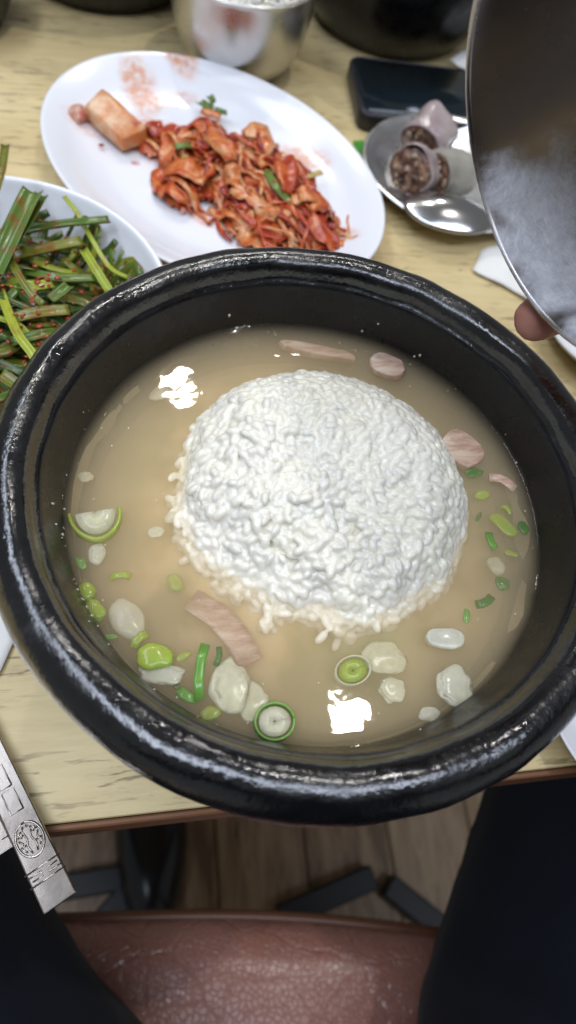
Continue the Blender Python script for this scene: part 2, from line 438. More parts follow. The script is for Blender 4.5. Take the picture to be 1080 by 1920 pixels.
# ------------------------------------------------------------------ stone bowl
BC = Vector((0.0326, 0.0864, 0.0)); HB = 0.0734
OUT = [(0.0, 0.0006), (0.052, 0.0006), (0.058, 0.0012), (0.062, 0.004), (0.074, 0.020), (0.0845, 0.045), (0.0895, 0.062), (0.0915, 0.0715)]
RIM = [(0.0915, 0.0715), (0.0955, 0.0750), (0.0990, 0.0805), (0.1000, 0.0868), (0.0987, 0.0925), (0.0955, 0.0966), (0.0912, 0.0980), (0.0878, 0.0968), (0.0862, 0.0945), (0.0852, 0.0915), (0.0842, 0.0902)]
INN = [(0.0842, 0.0902), (0.0834, 0.0890), (0.0822, 0.0850), (0.0806, 0.0795), (0.0791, 0.0735), (0.0765, 0.0620), (0.068, 0.040), (0.054, 0.022), (0.035, 0.0140), (0.0, 0.0130)]
def stone_bowl(loc, label, group=None, scale=1.0):
    t = thing('stone_bowl', loc, label, 'bowl', group)
    for nme, pr, mt, wb in (('body', OUT, M['glaze'], 0.0004), ('rim', RIM, M['glaze_rim'], 0.0007), ('inner_wall', INN, M['glaze'], 0.0003)):
        obj(nme, lathe([(r*scale, z*scale) for r, z in smooth_prof(pr, 5)], 128, loc, wob=wb, ws=70), mt, t, origin=loc)
    return t
bowl0 = stone_bowl(BC, 'large black glazed stone bowl of milky soup and rice in the middle')

# broth: a cloudy volume layer over the thick settled soup
bro = thing('broth', BC+Vector((0, 0, HB)), 'milky beige broth filling the central black bowl', 'soup')
pr = [(0.0, 0.0530), (0.070, 0.0530), (0.0748, 0.0535), (0.0770, 0.0635), (0.0795, 0.0735), (0.0800, 0.0752), (0.0786, 0.07385), (0.0772, 0.0734)]
top0 = 7*128
for i in range(46): pr.append((0.0770*(1-(i+1)/46.0), HB))
bv, bf = lathe(pr, 128, BC)
for i in range(top0, len(bv)):
    p = bv[i]; bv[i] = p+Vector((0, 0, 0.00010*noise.noise(p*60)+0.00007*noise.noise(p*160)))
obj('surface_layer', (bv, bf), M['broth'], bro, origin=BC+Vector((0, 0, HB)))
pr = [(0.0, 0.0205), (0.045, 0.0212), (0.0555, 0.0225), (0.0690, 0.040), (0.0735, 0.0540), (0.0762, 0.0555)]
for i in range(30): pr.append((0.0762*(1-(i+1)/30.0), 0.0688-0.0130*((1-(i+1)/30.0))**3.2))
bv, bf = lathe(pr, 128, BC)
for i in range(6*128, len(bv)):
    p = bv[i]; r = math.hypot(p.x-BC.x, p.y-BC.y)/0.0765
    bv[i] = p+Vector((0, 0, (1-r**8)*(0.0022*noise.noise(p*45)+0.0010*noise.noise(p*120))))
k = NT('soup_body'); nb_ = k.noise(38, 4, 0.55); ng_ = k.noise(16, 3, 0.55, vec=k.mapping((1, 1, 1), loc=(7, 3, 0)))
cb_ = k.ramp(nb_, [(0.34, (0.38, 0.31, 0.16)), (0.5, (0.68, 0.54, 0.32)), (0.66, (0.80, 0.67, 0.47))])
cb_ = k.mix(k.rng(ng_, 0.44, 0.62, 0, 0.85), cb_, (0.36, 0.37, 0.20))
k2_ = NT('fat_droplet'); k2_.p(col=(0.80, 0.74, 0.56), alpha=0.35, rough=0.05, spec=0.8)
dr = []
for i in range(90):
    r = 0.0775*math.sqrt(rnd.random()); t_ = rnd.uniform(0, 2*PI)
    if i % 2: r = rnd.uniform(0.066, 0.0775)
    p = BC+Vector((r*math.cos(t_), r*math.sin(t_), HB+0.0001)); q_ = rnd.uniform(0.00015, 0.00045)*(1.8 if rnd.random() < 0.08 else 1)
    dr.append(xf(ico(1, 1, (q_, q_*rnd.uniform(.8, 1), q_*0.45)), Matrix.Translation(p)))
o = obj('fat_droplets', merge(*dr), k2_.m, bro, origin=BC+Vector((0, 0, HB))); o['kind'] = 'stuff'
obj('soup_body', (bv, bf), k.p(col=cb_, rough=0.8, spec=0.1), bro, origin=BC+Vector((0, 0, HB)))

# ------------------------------------------------------------------ rice mound in the soup
RC = at(607, 918, HB); RC = Vector((RC.x, RC.y, HB)); RR, RH = 0.0515, 0.0265
tiltq = Quaternion(Vector((1, -0.35, 0)).normalized(), math.radians(9.5))
def rough_of(th):
    # moulded smooth on the far right, crumbly on the near left
    return 0.5+0.5*math.cos(th-math.radians(225))
def dome(r, th):
    """r 0..1 -> local point on the turned-out rice"""
    h = max(0.0, 1-r**3.8)**(1/1.8)
    a = RR*(1+0.03*math.cos(2*th+0.6)+0.06*noise.noise(Vector((math.cos(th)*1.6, math.sin(th)*1.6, 5)))*(0.4+rough_of(th)))
    return Vector((r*a*math.cos(th), r*a*math.sin(th), RH*h))
def dome_n(r, th):
    e = 0.01
    a, b, c = dome(r, th), dome(min(r+e, 0.999), th), dome(r, th+e)
    n = (b-a).cross(c-a)
    if n.length < 1e-9: return Vector((0, 0, 1))
    n.normalize(); return n if n.z > -0.2 else -n
def to_world(p): return RC+Vector((0, 0, -0.0118))+tiltq @ p
def grain(L=0.0060, W=0.0027, seg=8, rings=5, bend=0.0004):
    V, F = [], []
    for i in range(rings+1):
        t = i/rings; x = (t-0.5)*L; rr = W/2*max(0.0, 1-abs(2*t-1)**2.6)**0.5 if 0 < i < rings else 0.0002
        for k in range(seg):
            a = 2*PI*k/seg; V.append(Vector((x, rr*math.cos(a), rr*0.85*math.sin(a)+bend*(1-(2*t-1)**2))))
    for i in range(rings):
        for k in range(seg): F.append((i*seg+k, i*seg+(k+1) % seg, (i+1)*seg+(k+1) % seg, (i+1)*seg+k))
    F.append(tuple(range(seg-1, -1, -1))); F.append(tuple(rings*seg+k for k in range(seg)))
    return V, F
def orient(n, rn, lift=0.0):
    t = n.cross(Vector((rn.uniform(-1, 1), rn.uniform(-1, 1), rn.uniform(-1, 1)))).normalized()
    t = (t+n*rn.uniform(-lift, lift)).normalized(); b = n.cross(t).normalized(); n2 = t.cross(b)
    return Matrix(((t.x, b.x, n2.x, 0), (t.y, b.y, n2.y, 0), (t.z, b.z, n2.z, 0), (0, 0, 0, 1)))
mound = thing('rice_mound', RC, 'round mound of sticky white rice sitting in the milky soup', 'rice')
def lump_of(p, q):
    crack = max(0.0, 1-abs(noise.noise(p*58+Vector((5, 2, 7))))/0.10)
    return noise.noise(p*75+Vector((3, 1, 9)))*0.0036*(0.12+q)+noise.noise(p*190)*0.0011*(0.4+q)-crack*0.0022*max(0.0, q-0.15)
core = []
V, F = [], []
nr, nth = 48, 150
for i in range(nr+1):
    for k in range(nth):
        r = i/nr; th = 2*PI*k/nth
        p = dome(r*0.999, th)
        p = p + dome_n(r*0.98, th)*(lump_of(p, rough_of(th))-0.0008+0.0004*noise.noise(p*420))
        V.append(to_world(p))
for i in range(nr):
    for k in range(nth): F.append((i*nth+k, (i+1)*nth+k, (i+1)*nth+(k+1) % nth, i*nth+(k+1) % nth))
F.append(tuple(range(nth-1, -1, -1))); F.append(tuple(nr*nth+k for k in range(nth)))
core.append((V, F))
g0 = grain(0.0055, 0.0029, seg=8, rings=6)
def grain_dir(p, n, rn, lift):
    f = noise.noise_vector(p*110+Vector((1, 8, 2))); f = f-n*f.dot(n)
    f = f.normalized()+Vector((rn.gauss(0, .5), rn.gauss(0, .5), rn.gauss(0, .5))); t = (f-n*f.dot(n)).normalized()
    t = (t+n*rn.uniform(-lift, lift)).normalized(); b = n.cross(t).normalized(); n2 = t.cross(b)
    return Matrix(((t.x, b.x, n2.x, 0), (t.y, b.y, n2.y, 0), (t.z, b.z, n2.z, 0), (0, 0, 0, 1)))
cells = {}; spots = []
for i in range(60000):
    r = math.sqrt(rnd.random())*0.998; th = rnd.uniform(0, 2*PI)
    if rnd.random() < 0.45: r = 1-abs(rnd.gauss(0, 0.07))
    if not 0 <= r < 0.999: continue
    p = dome(r, th); c_ = tuple(int(math.floor(x/0.0023)) for x in p); ok = True
    for dx in (-1, 0, 1):
        for dy in (-1, 0, 1):
            for dz in (-1, 0, 1):
                for q in cells.get((c_[0]+dx, c_[1]+dy, c_[2]+dz), ()):
                    if (q-p).length < 0.00215: ok = False; break
    if not ok: continue
    cells.setdefault(c_, []).append(p); spots.append((r, th, p))
rnd.shuffle(spots)
TQ = tiltq.to_matrix().to_4x4()
def grain_matrix(r, th, p, up_):
    n = dome_n(min(r, 0.97), th); q = rough_of(th)
    return Matrix.Translation(to_world(p+n*(lump_of(p, q)-0.0010+up_+rnd.uniform(-0.0006, 0.0006)*(0.5+q)))) @ TQ @ grain_dir(p, n, rnd, 0.10+0.35*q)
vis = [x for x in spots if to_world(x[2]).z > HB+0.004]
loose = vis[:288]; placed = []; ids = set(id(x) for x in loose)
for x in spots:
    sc_ = rnd.uniform(0.86, 1.14); gm_ = grain_matrix(*x, 0.0)
    if id(x) in ids: placed.append((gm_, sc_))
    core.append(xf(g0, gm_ @ Matrix.Diagonal((sc_, sc_*rnd.uniform(.9, 1.1), sc_, 1))))
# crumbled lumps sliding into the broth on the near side
for cl in range(9):
    th0 = math.radians(rnd.gauss(238, 40)); r0 = rnd.uniform(0.84, 0.96); zc = HB-0.0030-max(0, r0-1.0)*0.03
    for i in range(11):
        th = th0+rnd.gauss(0, 0.07); r = r0+rnd.gauss(0, 0.05); z = zc+rnd.uniform(-0.005, 0.0012)
        p = RC+Vector((r*RR*math.cos(th), r*RR*math.sin(th), 0)); p.z = min(z, HB+0.0006-max(0, r-0.95)*0.02)
        core.append(xf(g0, Matrix.Translation(p) @ orient(Vector((rnd.gauss(0, 0.3), rnd.gauss(0, 0.3), 1)).normalized(), rnd, 0.2)))
rm = obj('rice_mass', merge(*core), M['rice'], mound, origin=RC); rm['kind'] = 'stuff'
md = rm.modifiers.new('remesh', 'REMESH'); md.mode = 'VOXEL'; md.voxel_size = 0.0004; md.use_smooth_shade = True
sm_ = rm.modifiers.new('smooth', 'SMOOTH'); sm_.factor = 0.5; sm_.iterations = 3
gms = []
for i in range(5):
    g = mesh('grain', *g0); g.materials.append(M['grain']); gms.append(g)
for i, (gm_, sc_) in enumerate(placed):
    o = link('grain', gms[0], None, mound)
    o.matrix_local = Matrix.Translation(-RC) @ gm_ @ Matrix.Diagonal((sc_*0.99, sc_*0.99, sc_*0.99, 1))

# ------------------------------------------------------------------ things floating in the soup
m_white = mat_wet('scallion_white', (0.70, 0.69, 0.58), (0.58, 0.57, 0.42), alpha=0.72)
m_lime = mat_wet('scallion_lime', (0.44, 0.52, 0.08), (0.30, 0.42, 0.06), alpha=0.78)
m_green = mat_wet('scallion_green', (0.12, 0.27, 0.045), (0.17, 0.36, 0.07))
m_dark = mat_wet('scallion_dark', (0.03, 0.13, 0.02), (0.06, 0.20, 0.03))
m_pale = mat_wet('onion_pale', (0.74, 0.73, 0.56), (0.66, 0.64, 0.44), alpha=0.55)
k = NT('boiled_pork'); n_ = k.noise(60, 5, 0.7, vec=k.mapping((1, 4.5, 1), rot=(0, 0, 0.6)), dist=0.5)
m_meat = k.p(col=k.ramp(n_, [(0.36, (0.42, 0.26, 0.19)), (0.5, (0.58, 0.41, 0.31)), (0.6, (0.68, 0.55, 0.42)), (0.68, (0.74, 0.68, 0.55))]), rough=0.22, alpha=0.85, sss=0.2, sssr=(0.003, 0.002, 0.001), ssss=0.5, normal=k.bump(n_, 0.5, 0.0012))
PXM = 1/ (HB and ((at(600, 1000, HB)-at(601, 1000, HB)).length))   # pixels per metre near the broth centre
def px(n): return n/PXM
def ringpiece(R, r, h, a0, a1, ang, n=28, ell=0.85):
    """part of a hollow scallion ring"""
    V, F = [], []
    for i in range(n+1):
        t = a0+(a1-a0)*i/n
        for rr, z in ((R, -h/2), (R, h/2-0.0003), ((R+r)/2, h/2), (r, h/2-0.0003), (r, -h/2)):
            V.append(Vector((rr*math.cos(t), rr*math.sin(t)*ell, z)))
    for i in range(n):
        for k in range(4): F.append((i*5+k, i*5+k+1, (i+1)*5+k+1, (i+1)*5+k))
        F.append((i*5+4, i*5, (i+1)*5, (i+1)*5+4))
    F.append((4, 3, 2, 1, 0)); F.append(tuple(n*5+k for k in range(5)))
    return xf((V, F), Matrix.Rotation(ang, 4, 'Z'))
def floater(u, v, kind, wpx, hpx, ang, mat, dz, name, label, cat, group, seed=1, tilt=0.0, mat2=None):
    p = at(u, v, HB); p.z = HB+dz*1.2-0.0009
    a = px(wpx)/2; b = px(hpx)/2
    if kind == 'lump': vf = ico(1.0, 3, (a, b, min(a, b)*0.42), 0.25, 1.3, seed)
    elif kind == 'disc': vf = ico(1.0, 3, (a, b, 0.0007), 0.45, 1.7, seed)
    elif kind == 'slice':
        pl = [(math.cos(t)*a*(1+0.22*noise.noise(Vector((math.cos(t)*1.3, math.sin(t)*1.3, seed)))), math.sin(t)*b*(1+0.22*noise.noise(Vector((math.cos(t)*1.3, math.sin(t)*1.3, seed+4))))) for t in [2*PI*i/14 for i in range(14)]]
        pl = [(math.copysign(abs(x)**0.8, x)*a**0.2, math.copysign(abs(y)**0.8, y)*b**0.2) for x, y in pl]
        vf = prism(pl, -0.0016, 0.0016, 0.0006)
    elif kind == 'ring': vf = ringpiece(a, a*0.88, 0.0030, 0, 2*PI, 0, 32, b/a)
    elif kind == 'half': vf = ringpiece(a, a*0.87, 0.0030, -PI*1.02, 0.02, 0, 24, b*2/a*0.9)
    elif kind == 'strip': vf = ribbon([Vector((-a, 0, 0)), Vector((-a*0.3, b*0.5, 0.0006)), Vector((a*0.4, b*0.3, 0.0005)), Vector((a, -b*0.4, 0))], b*2, 0.0016, fold=0.12, cross=5)
    if kind != 'ring': vf = ([q+noise.noise_vector(q*160+Vector((seed, 0, 0)))*0.00035 for q in vf[0]], vf[1])
    p.z -= {'disc': 0.0012, 'lump': 0.0009, 'slice': 0.0007, 'ring': 0.0005, 'half': 0.0006, 'strip': 0.0004}.get(kind, 0.0)
    Mx = Matrix.Translation(p) @ Matrix.Rotation(ang, 4, 'Z') @ Matrix.Rotation(tilt, 4, 'X')
    o = obj(name, xf(vf, Mx), mat, origin=p)
    tag(o, label, cat, group)
    if mat2 and kind in ('ring', 'half'):
        k = ringpiece(a*0.755, 0.0004, 0.0026, 0 if kind == 'ring' else -PI, 2*PI if kind == 'ring' else 0, 0, 24, b/a if kind == 'ring' else b*2/a*0.9)
        obj('pith', xf(k, Mx), mat2, o, origin=p)
    return o
SG = 'scallion pieces floating in the soup'; OG = 'onion and garlic bits floating in the soup'; MG = 'pork slices in the soup'
fl_ = [
 (178, 958, 'half', 92, 62, 0.15, m_lime, 0.0004, 'scallion_slice', 'half-moon scallion slice with lime rim at the left wall of the soup', 'scallion', SG, 1, 0.1, m_pale),
 (180, 1030, 'lump', 34, 50, -0.2, m_white, -0.0012, 'onion_bit', 'white oval bit just below the half-moon scallion', 'onion', OG, 2),
 (163, 1104, 'lump', 28, 34, 0.2, m_lime, 0.0, 'scallion_bit', 'upper of two lime bits touching at the left wall', 'scallion', SG, 3),
 (176, 1138, 'lump', 34, 52, 0.5, m_lime, -0.0004, 'scallion_bit', 'lower of two lime bits touching at the left wall', 'scallion', SG, 4),
 (236, 1150, 'lump', 62, 92, 0.5, m_white, -0.0026, 'onion_bit', 'large whitish sunken chunk at the lower left of the broth', 'onion', OG, 5),
 (290, 1230, 'lump', 70, 52, -0.2, m_lime, 0.0012, 'scallion_bit', 'bright yellow-green rounded scallion top at the lower left', 'scallion', SG, 6),
 (303, 1262, 'disc', 70, 40, -0.2, m_white, 0.0004, 'scallion_slice', 'pale translucent slice tucked under the yellow-green scallion top', 'scallion', SG, 7),
 (378, 1258, 'strip', 92, 16, 1.45, m_green, 0.0004, 'scallion_strip', 'thin upright green scallion strip beside the pale disc', 'scallion', SG, 8),
 (434, 1285, 'disc', 62, 82, -0.15, m_pale, 0.0008, 'scallion_slice', 'pale oval scallion disc left of the green ring', 'scallion', SG, 9),
 (472, 1312, 'disc', 56, 60, 0.3, m_pale, -0.0002, 'scallion_slice', 'grey-green glassy slice touching the green ring', 'scallion', SG, 10),
 (515, 1353, 'ring', 66, 60, 0.1, m_green, 0.0008, 'scallion_ring', 'bright green scallion ring at the near edge of the broth', 'scallion', SG, 11, 0.0, m_pale),
 (397, 1333, 'lump', 40, 26, 0.0, m_lime, -0.0010, 'scallion_bit', 'pale yellow bit against the near wall left of the ring', 'scallion', SG, 12),
 (893, 880, 'lump', 46, 26, 0.2, m_dark, -0.0004, 'scallion_bit', 'dark green bit beside the triangular pork slice', 'scallion', SG, 13),
 (910, 920, 'lump', 40, 28, 0.1, m_lime, -0.0012, 'scallion_bit', 'small lime bit right of the rice', 'scallion', SG, 14),
 (950, 975, 'lump', 30, 66, 0.6, m_lime, -0.0012, 'scallion_bit', 'long lime sliver right of the rice near the wall', 'scallion', SG, 15),
 (986, 985, 'lump', 22, 30, 0.1, m_dark, -0.0002, 'scallion_bit', 'small dark green bit touching the right wall', 'scallion', SG, 16),
 (940, 1050, 'lump', 38, 46, 0.2, m_pale, -0.0022, 'onion_bit', 'pale sunken bit near the right wall below the lime sliver', 'onion', OG, 17),
 (950, 1086, 'lump', 30, 26, 0.1, m_dark, -0.0016, 'scallion_bit', 'dark green sunken bit on the lower right below the pale bit', 'scallion', SG, 18),
 (836, 1196, 'slice', 72, 36, -0.15, m_white, 0.0004, 'onion_bit', 'white rectangular onion flake right of the rice foot', 'onion', OG, 19, 0.1),
 (858, 1284, 'disc', 68, 66, 0.2, m_white, 0.0006, 'scallion_slice', 'round white scallion disc at the lower right wall', 'scallion', SG, 20),
 (808, 1336, 'lump', 44, 28, 0.0, m_white, -0.0002, 'onion_bit', 'white bit against the lower right wall under the white disc', 'onion', OG, 21),
 (738, 1290, 'disc', 44, 44, 0.6, m_pale, 0.0004, 'onion_bit', 'small pale rounded flake left of the white disc', 'onion', OG, 22),
 (722, 1226, 'disc', 82, 56, -0.2, m_pale, -0.0006, 'onion_bit', 'wide pale onion petal below the rice', 'onion', OG, 23),
 (664, 1254, 'ring', 66, 50, 0.3, m_pale, -0.0008, 'scallion_ring', 'faint yellowish scallion ring below the rice', 'scallion', SG, 24, 0.0, m_lime),
 (726, 684, 'slice', 78, 56, -0.45, m_meat, 0.0006, 'pork_slice', 'pinkish pork slice at the far wall behind the rice', 'meat', MG, 25, 0.12),
 (600, 648, 'slice', 170, 30, -0.25, m_meat, -0.0016, 'pork_slice', 'long sunken pork strip along the far wall behind the rice', 'meat', MG, 26),
 (868, 838, 'slice', 84, 92, 0.7, m_meat, -0.0001, 'pork_slice', 'pinkish pork slice touching the right side of the rice', 'meat', MG, 27, 0.06),
 (945, 902, 'strip', 56, 20, -0.45, m_meat, 0.0002, 'pork_strip', 'thin pale pork strip near the right wall', 'meat', MG, 28),
 (418, 1172, 'strip', 150, 44, -0.85, m_meat, -0.0018, 'pork_strip', 'long sunken pork strip at the near left of the rice', 'meat', MG, 29),
 (300, 722, 'lump', 56, 36, 0.5, m_pale, -0.0022, 'onion_bit', 'pale sunken bit at the upper left of the broth', 'onion', OG, 30),
 (292, 993, 'lump', 30, 22, 0.2, m_pale, -0.0002, 'onion_bit', 'tiny pale bit midway between left wall and rice', 'onion', OG, 31),
 (320, 965, 'lump', 28, 20, 0.9, m_pale, -0.0002, 'onion_bit', 'tiny pale flake close to the left of the rice', 'onion', OG, 32),
 (158, 882, 'lump', 30, 24, 0.0, m_pale, -0.0016, 'onion_bit', 'small pale sunken bit above the half-moon scallion', 'onion', OG, 33),
 (328, 1080, 'lump', 26, 34, 0.3, m_lime, -0.0030, 'scallion_bit', 'faint yellow sunken bit left of the rice foot', 'scallion', SG, 34),
]
fl_ = [a[:3]+(a[3]*0.85, a[4]*0.85)+a[5:] if a[2] == 'lump' and a[3] > 32 else a for a in fl_]
BITS = [(205, 1190, 'tiny bright green bit left of the sunken white chunk, by the wall'), (262, 1196, 'tiny lime strip just above the yellow-green scallion top'), (330, 1275, 'tiny dark green bit right of the yellow-green scallion top'),
        (352, 1300, 'tiny green curl at the foot of the upright green strip'), (345, 1225, 'tiny lime bit between yellow-green top and green strip'), (410, 1225, 'tiny dark green strip right of the upright green strip'),
        (150, 1050, 'tiny green bit below the half-moon scallion at the left wall'), (225, 1075, 'tiny lime strip above the sunken white chunk'), (905, 960, 'tiny dark green bit left of the long lime sliver'),
        (925, 1010, 'tiny green strip below the long lime sliver'), (965, 1030, 'tiny lime bit by the right wall below the long lime sliver'), (915, 1120, 'tiny dark green strip nearest the lower right of the rice'),
        (880, 1150, 'tiny green bit above the white onion flake'), (955, 950, 'tiny lime strip just above the long lime sliver')]
for i, (u, v, lb_) in enumerate(BITS):
    fl_.append((u, v, 'strip' if i % 2 else 'lump', 24+(i*7) % 13, 9+(i*5) % 8, i*0.9, (m_green, m_lime, m_dark)[i % 3], -0.0004-0.0006*(i % 3), 'scallion_bit', lb_, 'scallion', 'tiny chopped scallion bits along the wall', 40+i))
for a in fl_: floater(*a)
# crumb stuck on the inner wall above the broth
p = at(84, 884, 0.0815)
o = obj('food_crumb', xf(ico(1.0, 2, (0.0026, 0.0035, 0.0012), 0.5, 2.0, 3), Matrix.Translation(p) @ Matrix.Rotation(0.5, 4, 'Z') @ Matrix.Rotation(-1.0, 4, 'Y')), m_white, origin=p)
tag(o, 'white crumb stuck on the dark inner wall at left', 'crumb')

rs = []
for i in range(40):
    a_ = math.radians(rnd.gauss(192, 22)) if i % 3 else rnd.uniform(0, 2*PI); z_ = HB+abs(rnd.gauss(0.0015, 0.003))
    if z_ > 0.087: continue
    r_ = 0.0791+(z_-0.0735)*0.235; q_ = rnd.uniform(0.0002, 0.0007)
    rs.append(xf(ico(1, 1, (q_, q_*0.7, q_*1.2), 0.5, 2, i), Matrix.Translation(BC+Vector((r_*math.cos(a_), r_*math.sin(a_), z_)))))
o = obj('fat_residue', merge(*rs), mat_wet('fat_residue', (0.62, 0.60, 0.48), (0.5, 0.5, 0.42)), bowl0, origin=BC); o['kind'] = 'stuff'

# ------------------------------------------------------------------ kimchi plate
PC = Vector((0.0184, 0.3535, 0.0)); PA = math.radians(-54.8); PSX, PSY = 0.118, 0.088
def plate_z(p):
    d = p-PC; x = d.x*math.cos(PA)+d.y*math.sin(PA); y = -d.x*math.sin(PA)+d.y*math.cos(PA)
    r = math.hypot(x/PSX, y/PSY); return 0.0062 if r < 0.62 else 0.0062+(min(r, 1)-0.62)**1.5*0.058
pprof = [(0.0, 0.0010), (0.50, 0.0010), (0.56, 0.0016), (0.60, 0.0042), (0.75, 0.0080), (0.90, 0.0138), (0.985, 0.0182), (1.0, 0.0196), (0.992, 0.0205), (0.97, 0.0200), (0.9, 0.0168), (0.8, 0.0115), (0.70, 0.0080), (0.62, 0.0062), (0.50, 0.0058), (0.25, 0.0058), (0.0, 0.0058)]
def stain(u, v, rpx, qpx, angpx, s, col):
    z_ = 0.009
    for _ in range(6): z_ = plate_z(at(u, v, z_))
    p = at(u, v, z_); k = (at(u+1, v, z_)-p).length; k2 = (at(u, v+1, z_)-p).length
    e = (at(u+math.cos(angpx), v+math.sin(angpx), z_)-p); a = math.atan2(e.y, e.x)
    return (p.x-PC.x, p.y-PC.y, rpx*e.length, qpx*(k+k2)/2, a, s, col)
OR, RD = (0.66, 0.25, 0.09), (0.52, 0.12, 0.04)
stains = [stain(265, 170, 50, 26, 1.0, 0.75, OR), stain(330, 190, 45, 14, 0.0, 0.75, OR), stain(340, 122, 30, 22, 0.9, 0.85, OR), stain(300, 240, 60, 26, 0.2, 0.8, OR),
          stain(290, 290, 60, 16, 0.4, 0.6, OR), stain(370, 400, 40, 12, 0.7, 0.75, OR), stain(490, 445, 60, 22, 0.4, 0.8, OR), stain(560, 300, 60, 22, 0.4, 0.7, OR), stain(640, 440, 40, 18, 0.6, 0.5, OR),
          stain(420, 330, 170, 60, 0.5, 0.85, RD), stain(160, 235, 40, 22, 0.3, 0.35, OR), stain(254, 305, 10, 6, 0.3, 0.9, RD)]
plate = obj('oval_plate', lathe([(r, z) for r, z in smooth_prof(pprof, 4)], 128, PC, PSX, PSY, PA), mat_white('plate_with_stains', stains), origin=PC)
tag(plate, 'white oval plate with red sauce stains under the kimchi', 'plate')

kp = thing('kimchi_pile', at(440, 330, 0.008), 'heap of shredded orange-red cabbage kimchi on the white oval plate', 'kimchi')
discs = [(285, 255, 26, .010), (330, 275, 34, .014), (385, 275, 42, .018), (345, 345, 36, .014), (425, 325, 50, .022), (470, 295, 42, .017), (470, 380, 46, .020), (525, 365, 55, .022), (560, 415, 52, .020), (515, 435, 46, .018), (600, 440, 30, .010), (450, 410, 26, .010)]
discs = [(a, b, r*0.88, z) for a, b, r, z in discs]; wts = [d[2]**2 for d in discs]
def kheight(p, u, v):
    h = 0
    for (a, b, r, z) in discs:
        q = ((u-a)**2+(v-b)**2)/(r*r)
        if q < 1.8: h = max(h, z*(1-q/1.8)**0.5)
    return h
def proj(p):
    d = p-CAM; z = d.dot(FW); return 540+FPX*d.dot(RT)/z, 960-FPX*d.dot(UP)/z
def kstrip(u, v, L, wd, th, ang, hz, seed, curl=1.0, ruf=0.0022):
    p = at(u, v, 0.010); pts = []
    d = Vector((math.cos(ang), math.sin(ang), 0)); n = 12
    q = p-d*(L/2)
    for i in range(n):
        t = i/(n-1); a = noise.noise(Vector((seed*1.7, t*1.6, 0)))*1.6*curl
        dd = Vector((math.cos(ang+a), math.sin(ang+a), 0)); q = q+dd*(L/n)
        uu, vv = proj(Vector((q.x, q.y, 0.012)))
        zz = plate_z(q)+0.0008+kheight(q, uu, vv)*hz+0.0022*noise.noise(Vector((seed, t*4, 7)))*hz
        pts.append(Vector((q.x, q.y, max(zz, plate_z(q)+0.0012))))
    tw = rnd.uniform(-0.9, 0.9)
    return ribbon(pts, lambda t: wd*(0.55+0.45*math.sin(PI*min(1, max(0, t*0.9+0.08)))), th, fold=rnd.uniform(-0.25, 0.3), cross=7, ruf=ruf, rufs=170, twist=tw, seed=seed)
# soft shredded bed under the leaves
gv, gf, gi = [], [], {}
for a in range(0, 78):
    for b in range(0, 56):
        u, v = 240+a*5.2, 205+b*5.2
        h = kheight(None, u, v)
        if h <= 0: continue
        q = at(u, v, 0.012); gi[(a, b)] = len(gv)
        gv.append(Vector((q.x, q.y, plate_z(q)+0.0008+h*0.66*(0.75+0.55*noise.noise(q*85))+0.0035*h/0.02*noise.noise(q*230))))
for (a, b), i0 in gi.items():
    if (a+1, b) in gi and (a, b+1) in gi and (a+1, b+1) in gi: gf.append((i0, gi[(a, b+1)], gi[(a+1, b+1)], gi[(a+1, b)]))
o = obj('shredded_cabbage', (gv, gf), M['kimchi'], kp, origin=at(440, 330, 0.008)); o['kind'] = 'stuff'
for i in range(230):
    a, b, r, z = rnd.choices(discs, wts)[0]
    t = rnd.uniform(0, 2*PI); q = math.sqrt(rnd.random())*0.9
    u, v = a+r*q*math.cos(t), b+r*q*math.sin(t)
    if i % 7 < 2: L, wd, th, cu_ = rnd.uniform(0.024, 0.044), rnd.uniform(0.007, 0.014), rnd.uniform(0.0007, 0.0012), 0.6
    else: L, wd, th, cu_ = rnd.uniform(0.024, 0.052), rnd.uniform(0.0014, 0.0036), rnd.uniform(0.0008, 0.0016), 0.8
    obj('cabbage_strip', kstrip(u, v, L, wd, th, PA+rnd.gauss(0, 0.5), 0.45+0.55*rnd.random(), i*1.31+0.5, cu_, 0.0034 if wd > 0.008 else 0.0014), M['kimchi'], kp, origin=at(u, v, 0.01))
for (u, v, L, wd, ang) in [(345, 345, 0.034, 0.016, -0.3), (500, 293, 0.034, 0.012, 0.05), (420, 320, 0.036, 0.012, -1.2), (600, 425, 0.03, 0.006, 0.7), (628, 432, 0.02, 0.006, 1.0), (300, 262, 0.026, 0.011, -0.7)]:
    obj('cabbage_strip', kstrip(u, v, L, wd, 0.0018, ang, 1.05, u*0.13, 0.5, 0.0030), M['kimchi'], kp, origin=at(u, v, 0.01))
m_kg = mat_chive('kimchi_scallion', (0.05, 0.13, 0.02), (0.16, 0.24, 0.05), 0.35)
m_ky = mat_chive('kimchi_stem', (0.36, 0.26, 0.05), (0.45, 0.33, 0.08), 0.5)
for (pp, wd, mt) in [([(500, 318, .026), (515, 345, .0275), (535, 368, .025), (552, 384, .022)], 0.0052, m_kg), ([(555, 340, .018), (580, 330, .020), (604, 322, .021)], 0.0036, m_ky), ([(330, 275, .0205), (345, 271, .021), (360, 273, .0195)], 0.005, m_kg), ([(345, 290, .018), (355, 305, .017), (370, 318, .015)], 0.004, m_ky), ([(388, 238, .018), (402, 237, .019), (418, 240, .017)], 0.006, m_kg)]:
    obj('scallion_strip', ribbon(curve3([at(*q) for q in pp], 4), wd, 0.0014, fold=0.25, cross=5), mt, kp, origin=at(*pp[0]))

